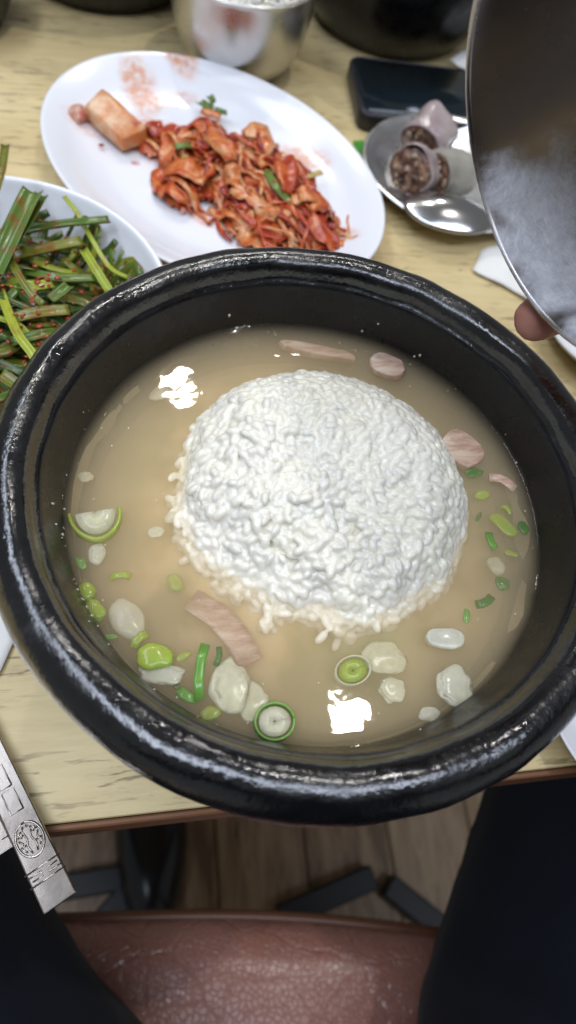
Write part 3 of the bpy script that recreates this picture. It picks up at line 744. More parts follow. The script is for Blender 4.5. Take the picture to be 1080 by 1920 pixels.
# thick cabbage stem piece, garlic nub and green scrap, lying by themselves on the plate
k = NT('kimchi_stem_block'); n_ = k.noise(70, 5, 0.65); n2_ = k.noise(190, 4, 0.6, vec=k.mapping((1, 1, 1), loc=(3, 3, 0)))
cc_ = k.ramp(n_, [(0.34, (0.62, 0.42, 0.27)), (0.46, (0.60, 0.32, 0.15)), (0.57, (0.55, 0.18, 0.05))])
cc_ = k.mix(k.rng(n2_, 0.62, 0.70), cc_, (0.36, 0.05, 0.02))
m_stem = k.p(col=cc_, rough=0.28, sss=0.2, sssr=(0.004, 0.002, 0.001), ssss=0.6, normal=k.bump(n2_, 0.2, 0.001))
cs = [at(192, 160, 0.024), at(276, 236, 0.021), at(228, 262, 0.017), at(158, 197, 0.020)]
ctr = sum(cs, Vector())/4
bm = bmesh.new()
tv = [bm.verts.new(p) for p in cs]; bvs = [bm.verts.new(Vector((p.x, p.y, 0.0090+0.002*(i == 3)))+(ctr-p)*0.10*Vector((1, 1, 0)).length*0) for i, p in enumerate(cs)]
bm.faces.new(tv); bm.faces.new(bvs[::-1])
for i in range(4): bm.faces.new((tv[i], bvs[i], bvs[(i+1) % 4], tv[(i+1) % 4]))
bmesh.ops.recalc_face_normals(bm, faces=bm.faces)
bmesh.ops.bevel(bm, geom=bm.edges[:], offset=0.0018, segments=3, profile=0.5, affect='EDGES')
bmesh.ops.subdivide_edges(bm, edges=[e for e in bm.edges if e.calc_length() > 0.006], cuts=4, use_grid_fill=True)
for v in bm.verts: v.co = v.co+noise.noise_vector(v.co*90)*0.0012
bm.verts.index_update()
vf = ([v.co.copy() for v in bm.verts], [tuple(q.index for q in f.verts) for f in bm.faces]); bm.free()
o = obj('cabbage_stem', vf, m_stem, origin=Vector((ctr.x, ctr.y, 0.009)))
tag(o, 'thick pale cabbage stem block smeared with chilli at the plate left end', 'kimchi')
p = at(148, 214, 0.014); o = obj('garlic_piece', xf(ico(0.0058, 3, (1.0, 1.1, 0.95), 0.4, 1.3, 5), Matrix.Translation(p)), mat_wet('chilli_garlic', (0.62, 0.42, 0.30), (0.45, 0.08, 0.04)), origin=p)
tag(o, 'small round chilli-coated nub left of the cabbage stem block', 'garlic')
sg = thing('scallion_scrap', at(400, 200, 0.013), 'scrap of dark green and orange leaf alone on the upper plate', 'scallion')
for (pp, wd, mt) in [([(374, 188, .016), (388, 197, .017), (400, 204, .016)], 0.006, m_kg), ([(392, 178, .020), (398, 186, .019), (402, 194, .017)], 0.005, m_kg), ([(402, 203, .016), (414, 207, .016), (426, 211, .015)], 0.004, m_kg)]:
    obj('leaf_scrap', ribbon(curve3([at(*q) for q in pp], 3), wd, 0.0012, fold=0.3, cross=5), mt, sg, origin=at(*pp[0]))
obj('cabbage_scrap', ribbon(curve3([at(380, 208, .0145), at(398, 214, .015), at(414, 221, .014)], 3), 0.006, 0.0016, fold=-0.2, cross=5, ruf=0.001), M['kimchi'], sg, origin=at(398, 214, .012))
p = at(190, 272, 0.0095); o = obj('chilli_flake', xf(ico(1, 1, (0.0022, 0.0014, 0.0007), 0.4, 2, 2), Matrix.Translation(p)), mat_wet('chilli_red', (0.42, 0.04, 0.015)), origin=p)
tag(o, 'single red chilli flake below the cabbage stem block', 'chilli flake')

# ------------------------------------------------------------------ chive bowl
GC = Vector((-0.092, 0.206, 0.0)); GR = 0.082
gprof = [(0.0, 0.001), (0.040, 0.001), (0.045, 0.0025), (0.055, 0.008), (0.070, 0.024), (0.0785, 0.038), (0.0815, 0.0445), (0.0818, 0.0458), (0.0806, 0.0462), (0.0790, 0.0450), (0.0755, 0.0385), (0.067, 0.0255), (0.052, 0.0110), (0.040, 0.0060), (0.0, 0.0055)]
gb = obj('side_dish_bowl', lathe(smooth_prof(gprof, 4), 128, GC), M['white'], origin=GC)
tag(gb, 'white round bowl holding the green chive salad at left', 'bowl')
cs_ = thing('chive_salad', GC+Vector((0, 0, 0.008)), 'heap of seasoned green garlic chives with chilli flakes in the white bowl', 'salad')
mc = [mat_chive('chive_green', (0.035, 0.09, 0.012), (0.11, 0.18, 0.025), 0.75), mat_chive('chive_olive', (0.10, 0.12, 0.012), (0.22, 0.22, 0.025), 0.8), mat_chive('chive_lime', (0.22, 0.30, 0.02), (0.40, 0.43, 0.05), 0.35), mat_chive('chive_dark', (0.02, 0.06, 0.012), (0.06, 0.12, 0.02), 0.5)]
def gtop(x, y):
    r = math.hypot(x, y)/0.075; return 0.020+0.030*max(0, 1-r*r)
for i in range(280):
    r = math.sqrt(rnd.random())*0.062; t = rnd.uniform(0, 2*PI); cx_, cy_ = r*math.cos(t), r*math.sin(t)
    L = rnd.uniform(0.032, 0.066); a = rnd.gauss(0.10, 0.55); lvl = 0.25+0.75*(i/280)
    pts = []
    for s in range(8):
        q = (s/7-0.5)*L; aa = a+noise.noise(Vector((i*2.3, s*0.16, 0)))*1.5
        x, y = cx_+q*math.cos(aa), cy_+q*math.sin(aa)
        rr = math.hypot(x, y)
        if rr > 0.071: x, y = x*0.071/rr, y*0.071/rr
        rr = math.hypot(x, y)
        wall = 0.0075 if rr < 0.045 else 0.0075+(rr-0.045)*1.28
        z = max(wall+0.002, gtop(x, y)*lvl+rnd.uniform(-0.0006, 0.0006)+0.004*noise.noise(Vector((i*1.1, s*0.3, 4))))
        pts.append(GC+Vector((x, y, z)))
    wd = rnd.uniform(0.0022, 0.0052)
    obj('chive', ribbon(curve3(pts, 2), lambda t, wd=wd: wd*(0.75+0.25*math.sin(PI*t)), 0.0009, fold=rnd.uniform(-0.1, 0.32), cross=5, twist=rnd.uniform(-1.2, 1.2), up=Vector((rnd.gauss(0, .3), rnd.gauss(0, .3), 1)).normalized()), mc[rnd.choices((0, 1, 2, 3), (4, 3, 1.4, 3))[0]], cs_, origin=GC+Vector((cx_, cy_, 0.02)))
hero = [([(-30, 545, .052), (10, 460, .061), (45, 385, .066), (62, 352, .067)], 0.0135, 0), ([(10, 470, .058), (45, 420, .062), (78, 362, .064)], 0.009, 0),
        ([(-25, 400, .070), (0, 330, .072), (10, 270, .073)], 0.0055, 1), ([(30, 436, .053), (100, 420, .055), (160, 414, .056), (205, 410, .055)], 0.0065, 0), ([(40, 425, .050), (110, 420, .052), (165, 409, .052)], 0.006, 0),
        ([(120, 368, .054), (145, 400, .054), (170, 445, .051), (205, 500, .048), (240, 520, .045)], 0.0032, 2), ([(20, 480, .050), (80, 465, .053), (155, 450, .053)], 0.0085, 1),
        ([(0, 545, .055), (30, 620, .058), (62, 665, .058), (80, 700, .056)], 0.0055, 2), ([(15, 480, .056), (50, 540, .056), (80, 570, .054)], 0.0048, 1), ([(10, 600, .052), (70, 585, .054), (130, 580, .053)], 0.0085, 1),
        ([(40, 505, .050), (110, 520, .052), (180, 520, .050)], 0.0065, 0), ([(155, 465, .051), (180, 505, .051), (205, 545, .049)], 0.006, 2), ([(10, 525, .052), (60, 535, .053), (100, 530, .052)], 0.008, 2),
        ([(95, 560, .054), (115, 545, .055), (130, 532, .055)], 0.0075, 0), ([(20, 640, .052), (80, 625, .053), (115, 620, .050)], 0.007, 0), ([(0, 700, .052), (30, 720, .050)], 0.008, 1)]
for hp, wd, mi in hero:
    obj('chive', ribbon(curve3([at(u, v, z-0.006) for u, v, z in hp], 5), wd*0.68, 0.0011, fold=0.34, cross=7), mc[mi], cs_, origin=at(*hp[0]))
fk = []
for i in range(330):
    u, v = rnd.uniform(-60, 260), rnd.uniform(350, 760)
    p = at(u, v, 0.045); d = p-GC
    if math.hypot(d.x, d.y) > 0.066: continue
    z = gtop(d.x, d.y)*rnd.uniform(0.93, 1.08)+0.0015
    fk.append(xf(ico(1, 1, (rnd.uniform(.0005, .0022)*rnd.uniform(.5, 1), rnd.uniform(.0005, .0015), .0006), 0.9, 2, i), Matrix.Translation(at(u, v, z)) @ Matrix.Rotation(rnd.uniform(0, 6), 4, 'Z') @ Matrix.Rotation(rnd.uniform(-0.6, 0.6), 4, 'X')))
o = obj('chilli_flakes', merge(*fk), mat_wet('chilli_flake_red', (0.34, 0.025, 0.012), (0.42, 0.10, 0.03), sss=0.05, sc_=500), cs_, origin=GC); o['kind'] = 'stuff'

# ------------------------------------------------------------------ steel rice bowls
SB = [(0.0, 0.0008), (0.020, 0.0008), (0.027, 0.0025), (0.0345, 0.0075), (0.0410, 0.0165), (0.0455, 0.029), (0.0480, 0.043), (0.0490, 0.0560), (0.0496, 0.0585), (0.0503, 0.0590), (0.0502, 0.0597), (0.0490, 0.0597), (0.0482, 0.0590), (0.0473, 0.043), (0.0448, 0.0295), (0.0402, 0.0175), (0.0338, 0.009), (0.026, 0.0042), (0.0, 0.0035)]
RB = Vector((0.0455, 0.4925, 0.0))
o = obj('rice_bowl', lathe(smooth_prof(SB, 4), 96, RB), mat_steel('cup_steel', (0.60, 0.59, 0.57), 0.30), origin=RB)
tag(o, 'shiny stainless steel rice bowl standing upright behind the oval plate', 'bowl')
core = [xf(ico(1, 3, (0.0455, 0.0455, 0.014), 0.06, 2, 8), Matrix.Translation(RB+Vector((0, 0, 0.048))))]
for i in range(700):
    r = math.sqrt(rnd.random())*0.044; t = rnd.uniform(0, 2*PI)
    p = RB+Vector((r*math.cos(t), r*math.sin(t), 0.048+0.014*math.sqrt(max(0, 1-(r/0.0455)**2))+noise.noise(Vector((r*math.cos(t), r*math.sin(t), 0))*90)*0.003))
    if r > 0.040: p.z = min(p.z, 0.058)
    core.append(xf(g0, Matrix.Translation(p) @ orient(Vector((rnd.gauss(0, .3), rnd.gauss(0, .3), 1)).normalized(), rnd, 0.3)))
o = obj('rice_serving', merge(*core), M['rice'], origin=RB+Vector((0, 0, 0.03)))
tag(o, 'white rice filling the upright steel bowl', 'rice')

# ------------------------------------------------------------------ other black pots
stone_bowl(Vector((0.176, 0.580, 0.0)), 'black stone bowl behind the black phone at the upper right', 'black stone bowls at the far side')
stone_bowl(Vector((-0.048, 0.606, 0.0)), 'black stone bowl at the top edge left of the steel rice bowl', 'black stone bowls at the far side')

# ------------------------------------------------------------------ phone
ph = thing('phone', (0.20, 0.455, 0), 'black phone in a raised case lying flat before the far black bowl', 'phone')
Mp = Matrix.Translation((0.2005, 0.4555, 0)) @ Matrix.Rotation(math.radians(-3), 4, 'Z')
def rrect(hx, hy, r, n=6):
    P = []
    for cx_, cy_, a0 in ((hx-r, hy-r, 0), (-hx+r, hy-r, PI/2), (-hx+r, -hy+r, PI), (hx-r, -hy+r, 1.5*PI)):
        for i in range(n+1): P.append((cx_+r*math.cos(a0+PI/2*i/n), cy_+r*math.sin(a0+PI/2*i/n)))
    return P
obj('case', xf(prism(rrect(0.076, 0.037, 0.009), 0.0006, 0.0125, 0.0012), Mp), mat_simple('phone_case', (0.012, 0.012, 0.014), 0.38, var=0.3), ph, origin=(0.2, 0.455, 0))
lip = [Vector((x, y, 0.0125)) for x, y in rrect(0.0745, 0.0355, 0.008)]; lip.append(lip[0])
obj('case_lip', xf(tube(lip, 0.0008, 6, False), Mp), mat_simple('phone_case_lip', (0.03, 0.03, 0.04), 0.25, var=0.3), ph, origin=(0.2, 0.455, 0))
obj('screen', xf(prism(rrect(0.0725, 0.0335, 0.007), 0.0122, 0.0133), Mp), mat_simple('phone_glass', (0.010, 0.016, 0.020), 0.10, var=0.2), ph, origin=(0.2, 0.455, 0.012))

# ------------------------------------------------------------------ steel tray with blood sausage
TC = Vector((0.1775, 0.367, 0.0))
tprof = [(0.0, 0.0008), (0.042, 0.0008), (0.046, 0.0014), (0.053, 0.0060), (0.0575, 0.0115), (0.0605, 0.0133), (0.0620, 0.0130), (0.0622, 0.0136), (0.0605, 0.0143), (0.0570, 0.0124), (0.0522, 0.0070), (0.046, 0.0028), (0.040, 0.0022), (0.0, 0.0022)]
o = obj('steel_dish', lathe(smooth_prof(tprof, 4), 96, TC), mat_steel('tray_steel', (0.78, 0.78, 0.78), 0.28), origin=TC)
tag(o, 'small round stainless dish holding the blood sausage slices', 'dish')
k = NT('sausage_casing'); cas = k.p(col=k.mix(k.rng(k.noise(60, 5, 0.6), 0.35, 0.65), (0.30, 0.22, 0.22), (0.42, 0.36, 0.34)), rough=0.18, sss=0.2, sssr=(0.004, 0.002, 0.002), ssss=0.6, normal=k.bump(k.noise(200, 4), 0.15, 0.001))
k = NT('sausage_casing_grey'); cas2 = k.p(col=k.mix(k.rng(k.noise(60, 5, 0.6), 0.35, 0.65), (0.26, 0.245, 0.20), (0.36, 0.34, 0.29)), rough=0.18, sss=0.2, sssr=(0.004, 0.002, 0.002), ssss=0.6, normal=k.bump(k.noise(200, 4), 0.15, 0.001))
k = NT('sausage_filling'); fil = k.p(col=k.ramp(k.noise(210, 5, 0.6), [(0.35, (0.045, 0.022, 0.014)), (0.5, (0.15, 0.075, 0.045)), (0.66, (0.36, 0.22, 0.13))]), rough=0.35, normal=k.bump(k.noise(250, 4), 0.5, 0.002))
m_bit = mat_wet('sausage_bits', (0.30, 0.19, 0.11), (0.46, 0.36, 0.25))
def sausage(base, axis, R, L, label, mt, sd, cut=True):
    ax = Vector(axis).normalized(); qd = ax.to_track_quat('Z', 'Y').to_matrix().to_4x4(); Mx = Matrix.Translation(base) @ qd
    t = thing('blood_sausage', base, label, 'sausage', 'blood sausage slices in the steel dish')
    pr = [(0.0001, -L/2), (R*0.7, -L/2), (R*0.95, -L/2+0.001), (R*1.03, -L*0.25), (R, 0), (R*1.02, L*0.3), (R*1.0, L/2), (R*0.95, L/2+0.0004), (R*0.92, L/2-0.0006)]
    vf = lathe(smooth_prof(pr, 3), 40, sx=1.0, sy=0.88)
    vf = ([p*(1+0.24*noise.noise(p*75+Vector((sd, 0, 0)))) for p in vf[0]], vf[1])
    obj('casing', xf(vf, Mx), mt, t, origin=base)
    V, F = [], []; n, kk = 9, 32
    for i in range(n+1):
        for j in range(kk):
            r = R*0.93*i/n; a = 2*PI*j/kk; p = Vector((r*math.cos(a), r*math.sin(a)*0.88, L/2))
            p.z += 0.0028*noise.noise(p*240+Vector((sd, 3, 1)))+0.0016*(1-(i/n)**2)-(0.001 if i == n else 0); V.append(p)
    for i in range(n):
        for j in range(kk): F.append((i*kk+j, (i+1)*kk+j, (i+1)*kk+(j+1) % kk, i*kk+(j+1) % kk))
    obj('filling', xf((V, F), Mx), fil, t, origin=base)
    if cut:
        for j in range(14):
            a = rnd.uniform(0, 2*PI); r = R*0.8*math.sqrt(rnd.random()); p = Vector((r*math.cos(a), r*math.sin(a)*.88, L/2+0.0012))
            obj('filling_bit', xf(ico(1, 2, (rnd.uniform(.001, .0026), rnd.uniform(.001, .0018), .0012), 0.5, 1.6, j+sd), Mx @ Matrix.Translation(p) @ Matrix.Rotation(rnd.uniform(0, 3), 4, 'Z')), m_bit if j % 3 else fil, t, origin=base)
    return t
sausage(at(806, 252, 0.021), (-0.45, -0.50, -0.10), 0.0150, 0.026, 'upper purple-grey blood sausage piece leaning at the back of the steel dish', cas, 1)
sausage(at(776, 316, 0.019), (-0.60, -0.75, 0.30), 0.0152, 0.016, 'blood sausage slice showing its crumbly brown cut face', cas, 2)
sausage(at(846, 322, 0.0165), (-0.9, -0.35, 0.10), 0.0135, 0.024, 'lower grey blood sausage piece nearest the held steel bowl', cas2, 3)
# spoon resting on the dish
def spoon(tip, direction, label, bowl_up=-1, mt=None):
    pass
sp = thing('spoon', at(835, 398, 0.015), 'round steel spoon head lying upside down on the near rim of the steel dish', 'spoon')
V, F = [], []; n, kk = 12, 40
for i in range(n+1):
    for j in range(kk):
        r = i/n; a = 2*PI*j/kk; V.append(Vector((0.029*r*math.cos(a), 0.0175*r*math.sin(a), 0.0075*(1-r*r))))
for i in range(n+1):
    for j in range(kk):
        r = i/n; a = 2*PI*j/kk; V.append(Vector((0.0285*r*math.cos(a), 0.017*r*math.sin(a), 0.0075*(1-r*r)-0.0012)))
N = (n+1)*kk
for i in range(n):
    for j in range(kk):
        q = (i*kk+j, (i+1)*kk+j, (i+1)*kk+(j+1) % kk, i*kk+(j+1) % kk); F.append(q); F.append(tuple(x+N for x in q[::-1]))
for j in range(kk): F.append((n*kk+j, N+n*kk+j, N+n*kk+(j+1) % kk, n*kk+(j+1) % kk))
pa, pb = at(775, 385, 0.0175), at(905, 412, 0.0175); ang_ = math.atan2(pb.y-pa.y, pb.x-pa.x)
obj('head', xf((V, F), Matrix.Translation(at(842, 398, 0.0155)) @ Matrix.Rotation(ang_, 4, 'Z') @ Matrix.Rotation(0.06, 4, 'X')), M['steel'], sp, origin=at(842, 398, 0.0155))
hd = Vector((math.cos(ang_), math.sin(ang_), 0)); hb_ = at(842, 398, 0.0155)+hd*0.027
obj('handle', ribbon(curve3([hb_+Vector((0, 0, .0010)), hb_+hd*0.03+Vector((0, 0, .002)), hb_+hd*0.09+Vector((0, 0, -.002)), hb_+hd*0.15+Vector((0, 0, -.012))], 5), lambda t: 0.006+0.005*t, 0.0018, cross=5), M['steel'], sp, origin=hb_)
# green leaf between plate and dish
o = obj('green_leaf', ribbon(curve3([at(668, 262, .004), at(676, 272, .008), at(684, 286, .009), at(688, 300, .007)], 5), lambda t: 0.010*math.sin(PI*(0.12+0.8*t)), 0.0008, fold=0.2, cross=7, ruf=0.001), mat_wet('leaf_green', (0.05, 0.26, 0.03), (0.10, 0.36, 0.06), sss=0.1), origin=at(677, 280, 0))
tag(o, 'bit of bright green leaf between the oval plate and the steel dish', 'leaf')

# ------------------------------------------------------------------ napkin, side dishes at the frame edges
def paper(pxs, z, name, label, amp=0.0045):
    pts = [at(u, v, z) for u, v in pxs]; c = sum(pts, Vector())/len(pts); V = [c+Vector((0, 0, amp*0.9))]; F = []; R = 7; n = len(pts)*5
    ring = []
    for i in range(len(pts)):
        for q in range(5): ring.append(pts[i].lerp(pts[(i+1) % len(pts)], q/5))
    for s in range(1, R+1):
        for p in ring:
            x = c.lerp(p, s/R); x.z = z+0.0012+amp*(noise.noise(x*70)+0.4)*(1-0.6*s/R); V.append(x)
    for j in range(n): F.append((0, 1+j, 1+(j+1) % n))
    for s in range(R-1):
        for j in range(n): F.append((1+s*n+j, 1+(s+1)*n+j, 1+(s+1)*n+(j+1) % n, 1+s*n+(j+1) % n))
    o = obj(name, (V, F), M['paper'], origin=c); md = o.modifiers.new('thick', 'SOLIDIFY'); md.thickness = 0.0006
    tag(o, label, 'napkin')
paper([(884, 512), (900, 476), (960, 452), (1075, 470), (1090, 600), (1000, 575), (950, 545)], 0.0, 'paper_napkin', 'crumpled pale paper napkin on the table under the held steel bowl')
paper([(842, 118), (868, 98), (960, 92), (990, 140), (880, 142)], 0.0135, 'paper_napkin', 'small white paper scrap beside the phone and the far black bowl')
dprof = [(0.0, 0.0008), (0.030, 0.0008), (0.034, 0.0020), (0.043, 0.0090), (0.0480, 0.0140), (0.0487, 0.0150), (0.0478, 0.0153), (0.044, 0.0115), (0.036, 0.0050), (0.030, 0.0036), (0.0, 0.0034)]
def side_dish(px_, r_dir, label):
    e = at(px_[0], px_[1], 0.0150); c = e+Vector(r_dir).normalized()*0.0482; c.z = 0
    o = obj('side_dish', lathe(smooth_prof(dprof, 3), 80, c), M['white'], origin=c)
    tag(o, label, 'dish', 'small white dishes cut off by the frame')
paper([(30, 1200), (4, 1258), (-130, 1420), (-330, 1300), (-130, 1060), (10, 1120)], 0.0, 'paper_napkin', 'white paper napkin corner at the left edge beside the black bowl', 0.0009)
side_dish((1056, 1384), (1, 0.25, 0), 'small white dish peeking in at the lower right behind the black bowl')
side_dish((1050, 640), (1, 0.35, 0), 'small white dish at the right edge below the held steel bowl')
p = at(-6, -6, 0.03); c = Vector((p.x-0.035, p.y+0.03, 0))
o = obj('sauce_dish', lathe([(r*0.9, z*1.8) for r, z in smooth_prof(dprof, 3)], 64, c), M['glaze'], origin=c)
tag(o, 'dark dish cut off by the top left corner', 'dish')

# ------------------------------------------------------------------ spoon and chopstick with embossed handles
def handle(name, e0, e1, w0, w1, th, label, cat, emboss=True, extra=0.16):
    """e0 = world point of handle end, e1 = point farther up the handle"""
    t = thing(name, e0, label, cat)
    ax = (e1-e0).normalized(); X = ax; Z = Vector((0, 0, 1)); Z = (Z-X*X.dot(Z)).normalized(); Y = Z.cross(X)
    Mx = Matrix(((X.x, Y.x, Z.x, e0.x), (X.y, Y.y, Z.y, e0.y), (X.z, Y.z, Z.z, e0.z), (0, 0, 0, 1)))
    L = extra
    poly = [(0, -w0/2), (L, -w1/2), (L, w1/2), (0, w0/2)]
    obj('shaft', xf(prism(poly, -th/2, th/2, 0.0005), Mx), M['steel_dull'], t, origin=e0, smooth=False)
    return t, Mx
e0 = at(114, 1694, 0.0065); e1 = at(2, 1456, 0.0050)
t, Mx = handle('spoon', e0, e1, 0.0112, 0.0085, 0.0022, 'flat steel spoon handle with an embossed round emblem overhanging the table edge', 'spoon')
zt = 0.0011
def emb(paths, rad, nme, org=e0):
    parts = [tube([Vector((x, y, zt)) for x, y in p], rad, 6) for p in paths]
    obj(nme, xf(merge(*parts), Mx), M['steel_dull'], t, origin=org)
# cross lines near the end
for i, xx in enumerate((0.0088, 0.0132)): emb([[(xx, -0.0060), (xx, 0.0060)]], 0.00032, 'emboss_line')
emb([[(0.0103, -0.0056), (0.0103, -0.0010), (0.0118, -0.0010), (0.0118, -0.0045)]], 0.00028, 'emboss_fret')
emb([[(0.0118, 0.0056), (0.0118, 0.0010), (0.0103, 0.0010), (0.0103, 0.0045)]], 0.00028, 'emboss_fret')
cx0 = 0.0225
emb([[(cx0+0.0058*math.cos(a), 0.0043*math.sin(a)) for a in [2*PI*i/28 for i in range(29)]]], 0.00042, 'emblem_ring')
pat = []
for s in (-1, 1):
    pat.append([(cx0-0.0045, s*0.0009), (cx0-0.002, s*0.0014), (cx0+0.0006, s*0.0007), (cx0+0.0034, s*0.0013), (cx0+0.0047, s*0.0005)])
    pat.append([(cx0-0.0034, s*0.0022), (cx0-0.0018, s*0.0032), (cx0-0.0002, s*0.0024), (cx0+0.0012, s*0.0033)])
    pat.append([(cx0+0.0016, s*0.0020), (cx0+0.0030, s*0.0027), (cx0+0.0036, s*0.0016)])
    pat.append([(cx0-0.0012, s*0.0016), (cx0-0.0012, s*0.0036)]); pat.append([(cx0+0.0022, s*0.0010), (cx0+0.0022, s*0.0034)])
for q in pat: emb([q], 0.00036, 'emblem_stroke')
emb([[(0.0325, -0.0022), (0.0325, 0.0022), (0.0405, 0.0020), (0.0405, -0.0020), (0.0325, -0.0022)]], 0.0003, 'emboss_frame')
emb([[(0.0415, -0.0020), (0.0415, 0.0020), (0.0495, 0.0018), (0.0495, -0.0018), (0.0415, -0.0020)]], 0.0003, 'emboss_frame')
# spoon head out of frame, same spoon
Hc = Mx @ Vector((0.178, 0, -0.001))
hv = xf(ico(1.0, 3, (0.026, 0.018, 0.004)), Mx @ Matrix.Translation((0.178, 0, -0.0005)))
obj('head', hv, M['steel_dull'], t, origin=Hc)
e0b = at(8, 1600, 0.0045); dirb = (e1-e0)
t2, Mx2 = handle('chopstick', e0b, e0b+dirb, 0.0072, 0.0040, 0.0022, 'end of a flat steel chopstick at the left edge beside the spoon handle', 'chopstick', extra=0.19)
obj('emboss_line', xf(merge(*[tube([Vector((x, -0.0034, zt)), Vector((x, 0.0034, zt))], 0.0003, 6) for x in (0.004,)]), Mx2), M['steel_dull'], t2, origin=e0b)

# ------------------------------------------------------------------ steel bowl held in the air, with a whitish area inside
HC = Vector((0.0794, 0.1132, 0.1797)); nrm = Vector((-0.9173, -0.2631, -0.2990)).normalized()
qb = nrm.to_track_quat('Z', 'Y').to_matrix().to_4x4()
Mh = Matrix.Translation(HC) @ qb @ Matrix.Translation((0, 0, -0.0595))
hbv = xf(lathe(smooth_prof(SB, 4), 96), Mh)

def rim_phi(u, v, z=0.0595, r=0.049):
    best = None
    for i in range(360):
        a = math.radians(i); P = Mh @ Vector((r*math.cos(a), r*math.sin(a), z)); x, y = proj(P)
        d = (x-u)**2+(y-v)**2
        if best is None or d < best[0]: best = (d, a)
    return best[1]
# soft whitish patches mixed over the steel inside the lip
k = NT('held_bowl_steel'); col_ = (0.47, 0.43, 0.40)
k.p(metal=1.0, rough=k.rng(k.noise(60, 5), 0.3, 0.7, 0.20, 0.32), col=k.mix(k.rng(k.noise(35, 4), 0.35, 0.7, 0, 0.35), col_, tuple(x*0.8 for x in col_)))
patch = None; nf_ = k.noise(75, 4, 0.6); nf2_ = k.noise(240, 4, 0.6)
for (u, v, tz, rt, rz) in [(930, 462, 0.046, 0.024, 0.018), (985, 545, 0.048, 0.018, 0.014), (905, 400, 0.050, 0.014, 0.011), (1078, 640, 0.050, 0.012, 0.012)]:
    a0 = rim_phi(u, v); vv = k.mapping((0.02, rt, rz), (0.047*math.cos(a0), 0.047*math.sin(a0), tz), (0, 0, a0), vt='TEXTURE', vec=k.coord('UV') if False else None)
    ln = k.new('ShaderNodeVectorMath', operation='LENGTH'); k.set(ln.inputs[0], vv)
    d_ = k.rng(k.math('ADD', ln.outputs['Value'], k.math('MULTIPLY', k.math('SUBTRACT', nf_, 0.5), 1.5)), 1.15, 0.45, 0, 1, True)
    patch = d_ if patch is None else k.math('MAXIMUM', patch, d_)
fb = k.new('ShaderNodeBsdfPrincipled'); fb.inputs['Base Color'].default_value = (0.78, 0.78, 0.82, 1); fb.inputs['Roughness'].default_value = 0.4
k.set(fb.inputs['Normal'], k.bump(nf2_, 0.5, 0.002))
mx_ = k.new('ShaderNodeMixShader'); k.set(mx_.inputs[0], k.math('MULTIPLY', patch, k.rng(nf2_, 0.3, 0.65, 0.70, 1.0))); k.t.links.new(k.b.outputs[0], mx_.inputs[1]); k.t.links.new(fb.outputs[0], mx_.inputs[2]); k.t.links.new(mx_.outputs[0], k.out.inputs['Surface'])
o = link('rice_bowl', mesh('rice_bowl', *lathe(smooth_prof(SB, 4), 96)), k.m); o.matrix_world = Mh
tag(o, 'emptied steel rice bowl held in the air at the upper right, whitish area inside', 'bowl')

# ------------------------------------------------------------------ person: hand on the bowl, trousers on the stool
def skin(name, joints, edges, mat, parent=None, root=0, origin=None, sub=2):
    org = Vector(origin) if origin is not None else Vector((0, 0, 0))
    me = bpy.data.meshes.new(name); me.from_pydata([tuple(Vector(p)-org) for p, r in joints], edges, []); me.update()
    o = link(name, me, mat, parent, org-(parent_world(parent) if parent else Vector((0, 0, 0))))
    sk = o.modifiers.new('skin', 'SKIN'); sk.use_smooth_shade = True
    sv = me.skin_vertices[0].data if me.skin_vertices else None
    if sv is None:
        bm = bmesh.new(); bm.from_mesh(me); bm.verts.layers.skin.verify(); bm.to_mesh(me); bm.free(); sv = me.skin_vertices[0].data
    for i, (p, r) in enumerate(joints): sv[i].radius = (r, r) if not isinstance(r, tuple) else r
    for i in range(len(joints)): sv[i].use_root = (i == root)
    ss = o.modifiers.new('subsurf', 'SUBSURF'); ss.levels = sub; ss.render_levels = sub
    return o
def hl(a, r, z): return Mh @ Vector((r*math.cos(a), r*math.sin(a), z))
aF = rim_phi(985, 570)
# which way round the rim leads off to the right of the frame
sg_ = 1 if proj(hl(aF+0.3, 0.05, 0.0595))[0] > proj(hl(aF-0.3, 0.05, 0.0595))[0] else -1
aM = aF+sg_*0.62
J = [(hl(aM, 0.012, -0.026), (0.022, 0.014)), (hl(aM, 0.044, -0.020), (0.020, 0.013))]; E_ = [(0, 1)]
for kx, (da, zt_, rr_) in enumerate([(-0.62, 0.063, 0.0084), (-0.22, 0.050, 0.0086), (0.18, 0.046, 0.0084), (0.56, 0.042, 0.0074)]):
    a = aM+sg_*da; b = len(J)
    J += [(hl(aM+sg_*da*0.9, 0.046, -0.004), rr_*1.12), (hl(a, 0.0555, 0.016), rr_*1.03), (hl(a, 0.0595, 0.036), rr_*0.97), (hl(a, 0.0605, zt_), rr_*0.90)]
    E_ += [(1, b), (b, b+1), (b+1, b+2), (b+2, b+3)]
b = len(J); aT = aM+PI*0.86*sg_
J += [(hl(aT, 0.030, -0.018), 0.0125), (hl(aT, 0.050, 0.002), 0.0105), (hl(aT, 0.0575, 0.026), 0.0090)]; E_ += [(0, b), (b, b+1), (b+1, b+2)]
b = len(J); wr = hl(aM, -0.028, -0.045)
el = Vector((0.34, -0.20, 0.10)); J += [(wr, (0.024, 0.018)), (wr.lerp(el, 0.45), 0.028), (el, 0.034)]; E_ += [(0, b), (b, b+1), (b+1, b+2)]
pers = skin('person', J, E_, M['skin'], None, 0, origin=(0.05, -0.40, FZ))
tag(pers, 'person in dark navy trousers sitting on the stool, one fingertip showing under the held bowl', 'person')
HZ = -0.185
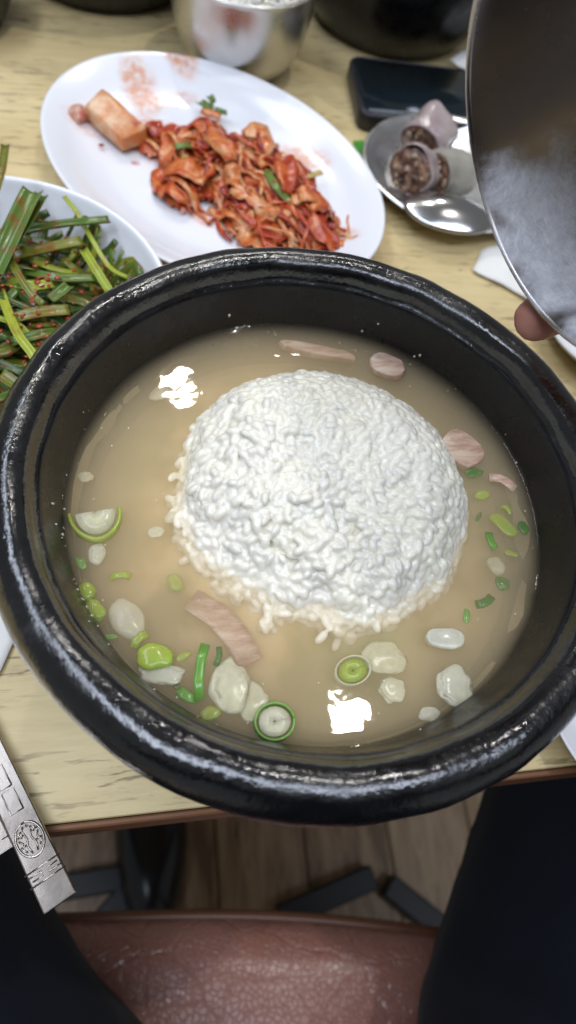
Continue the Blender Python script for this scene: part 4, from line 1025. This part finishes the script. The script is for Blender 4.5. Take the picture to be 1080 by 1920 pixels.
J = [((0.050, -0.400, -0.150), 0.120), ((-0.010, -0.320, HZ), 0.096), ((-0.090, -0.135, HZ+0.004), 0.082), ((-0.262, 0.100, HZ+0.002), 0.068), ((-0.26, 0.14, -0.42), 0.056), ((-0.23, 0.15, -0.64), 0.046),
     ((0.110, -0.320, HZ), 0.096), ((0.182, -0.140, HZ+0.004), 0.084), ((0.312, 0.085, HZ+0.002), 0.072), ((0.33, 0.12, -0.42), 0.056), ((0.32, 0.13, -0.64), 0.046), ((0.050, -0.43, -0.02), 0.125)]
tr_ = skin('trousers', J, [(0, 1), (1, 2), (2, 3), (3, 4), (4, 5), (0, 6), (6, 7), (7, 8), (8, 9), (9, 10), (0, 11)], M['navy'], pers, 0, origin=(0.05, -0.40, FZ))
J = [((0.05, -0.435, -0.03), 0.135), ((0.05, -0.44, 0.12), 0.145), ((0.05, -0.43, 0.28), 0.150), ((0.05, -0.42, 0.38), 0.085), ((0.22, -0.41, 0.33), 0.075), ((0.40, -0.34, 0.12), 0.062), (tuple(wr.lerp(el, 0.30)), 0.040),
     ((-0.12, -0.41, 0.33), 0.075), ((-0.30, -0.34, 0.10), 0.060), ((-0.22, -0.20, 0.13), 0.050)]
ja_ = skin('jacket', J, [(0, 1), (1, 2), (2, 3), (2, 4), (4, 5), (5, 6), (2, 7), (7, 8), (8, 9)], mat_fabric('black_jacket', (0.010, 0.009, 0.009)), pers, 1, origin=(0.05, -0.40, FZ))
for fx, fy in ((-0.05, 0.05), (0.31, 0.20)):
    sp_ = [(0.0, 0.0), (0.7, 0.0), (1.0, 0.15), (1.0, 0.4), (0.85, 0.75), (0.5, 1.0), (0.0, 1.05)]
    vf = lathe([(r, z) for r, z in smooth_prof(sp_, 3)], 32); vf = ([Vector((fx+p.x*0.045, fy+p.y*0.12, FZ+0.001+p.z*0.075*(0.75-0.35*p.y))) for p in vf[0]], vf[1])
    obj('shoe', vf, mat_simple('black_shoe', (0.012, 0.014, 0.015), 0.25, var=0.3), pers, origin=(fx, fy, FZ))

tx = bpy.data.textures.new('cloth_folds', 'CLOUDS'); tx.noise_scale = 0.07; tx.noise_depth = 2
for o_ in (tr_, ja_):
    o_.modifiers['subsurf'].levels = 4; o_.modifiers['subsurf'].render_levels = 4
    dm = o_.modifiers.new('folds', 'DISPLACE'); dm.texture = tx; dm.strength = 0.016; dm.mid_level = 0.5
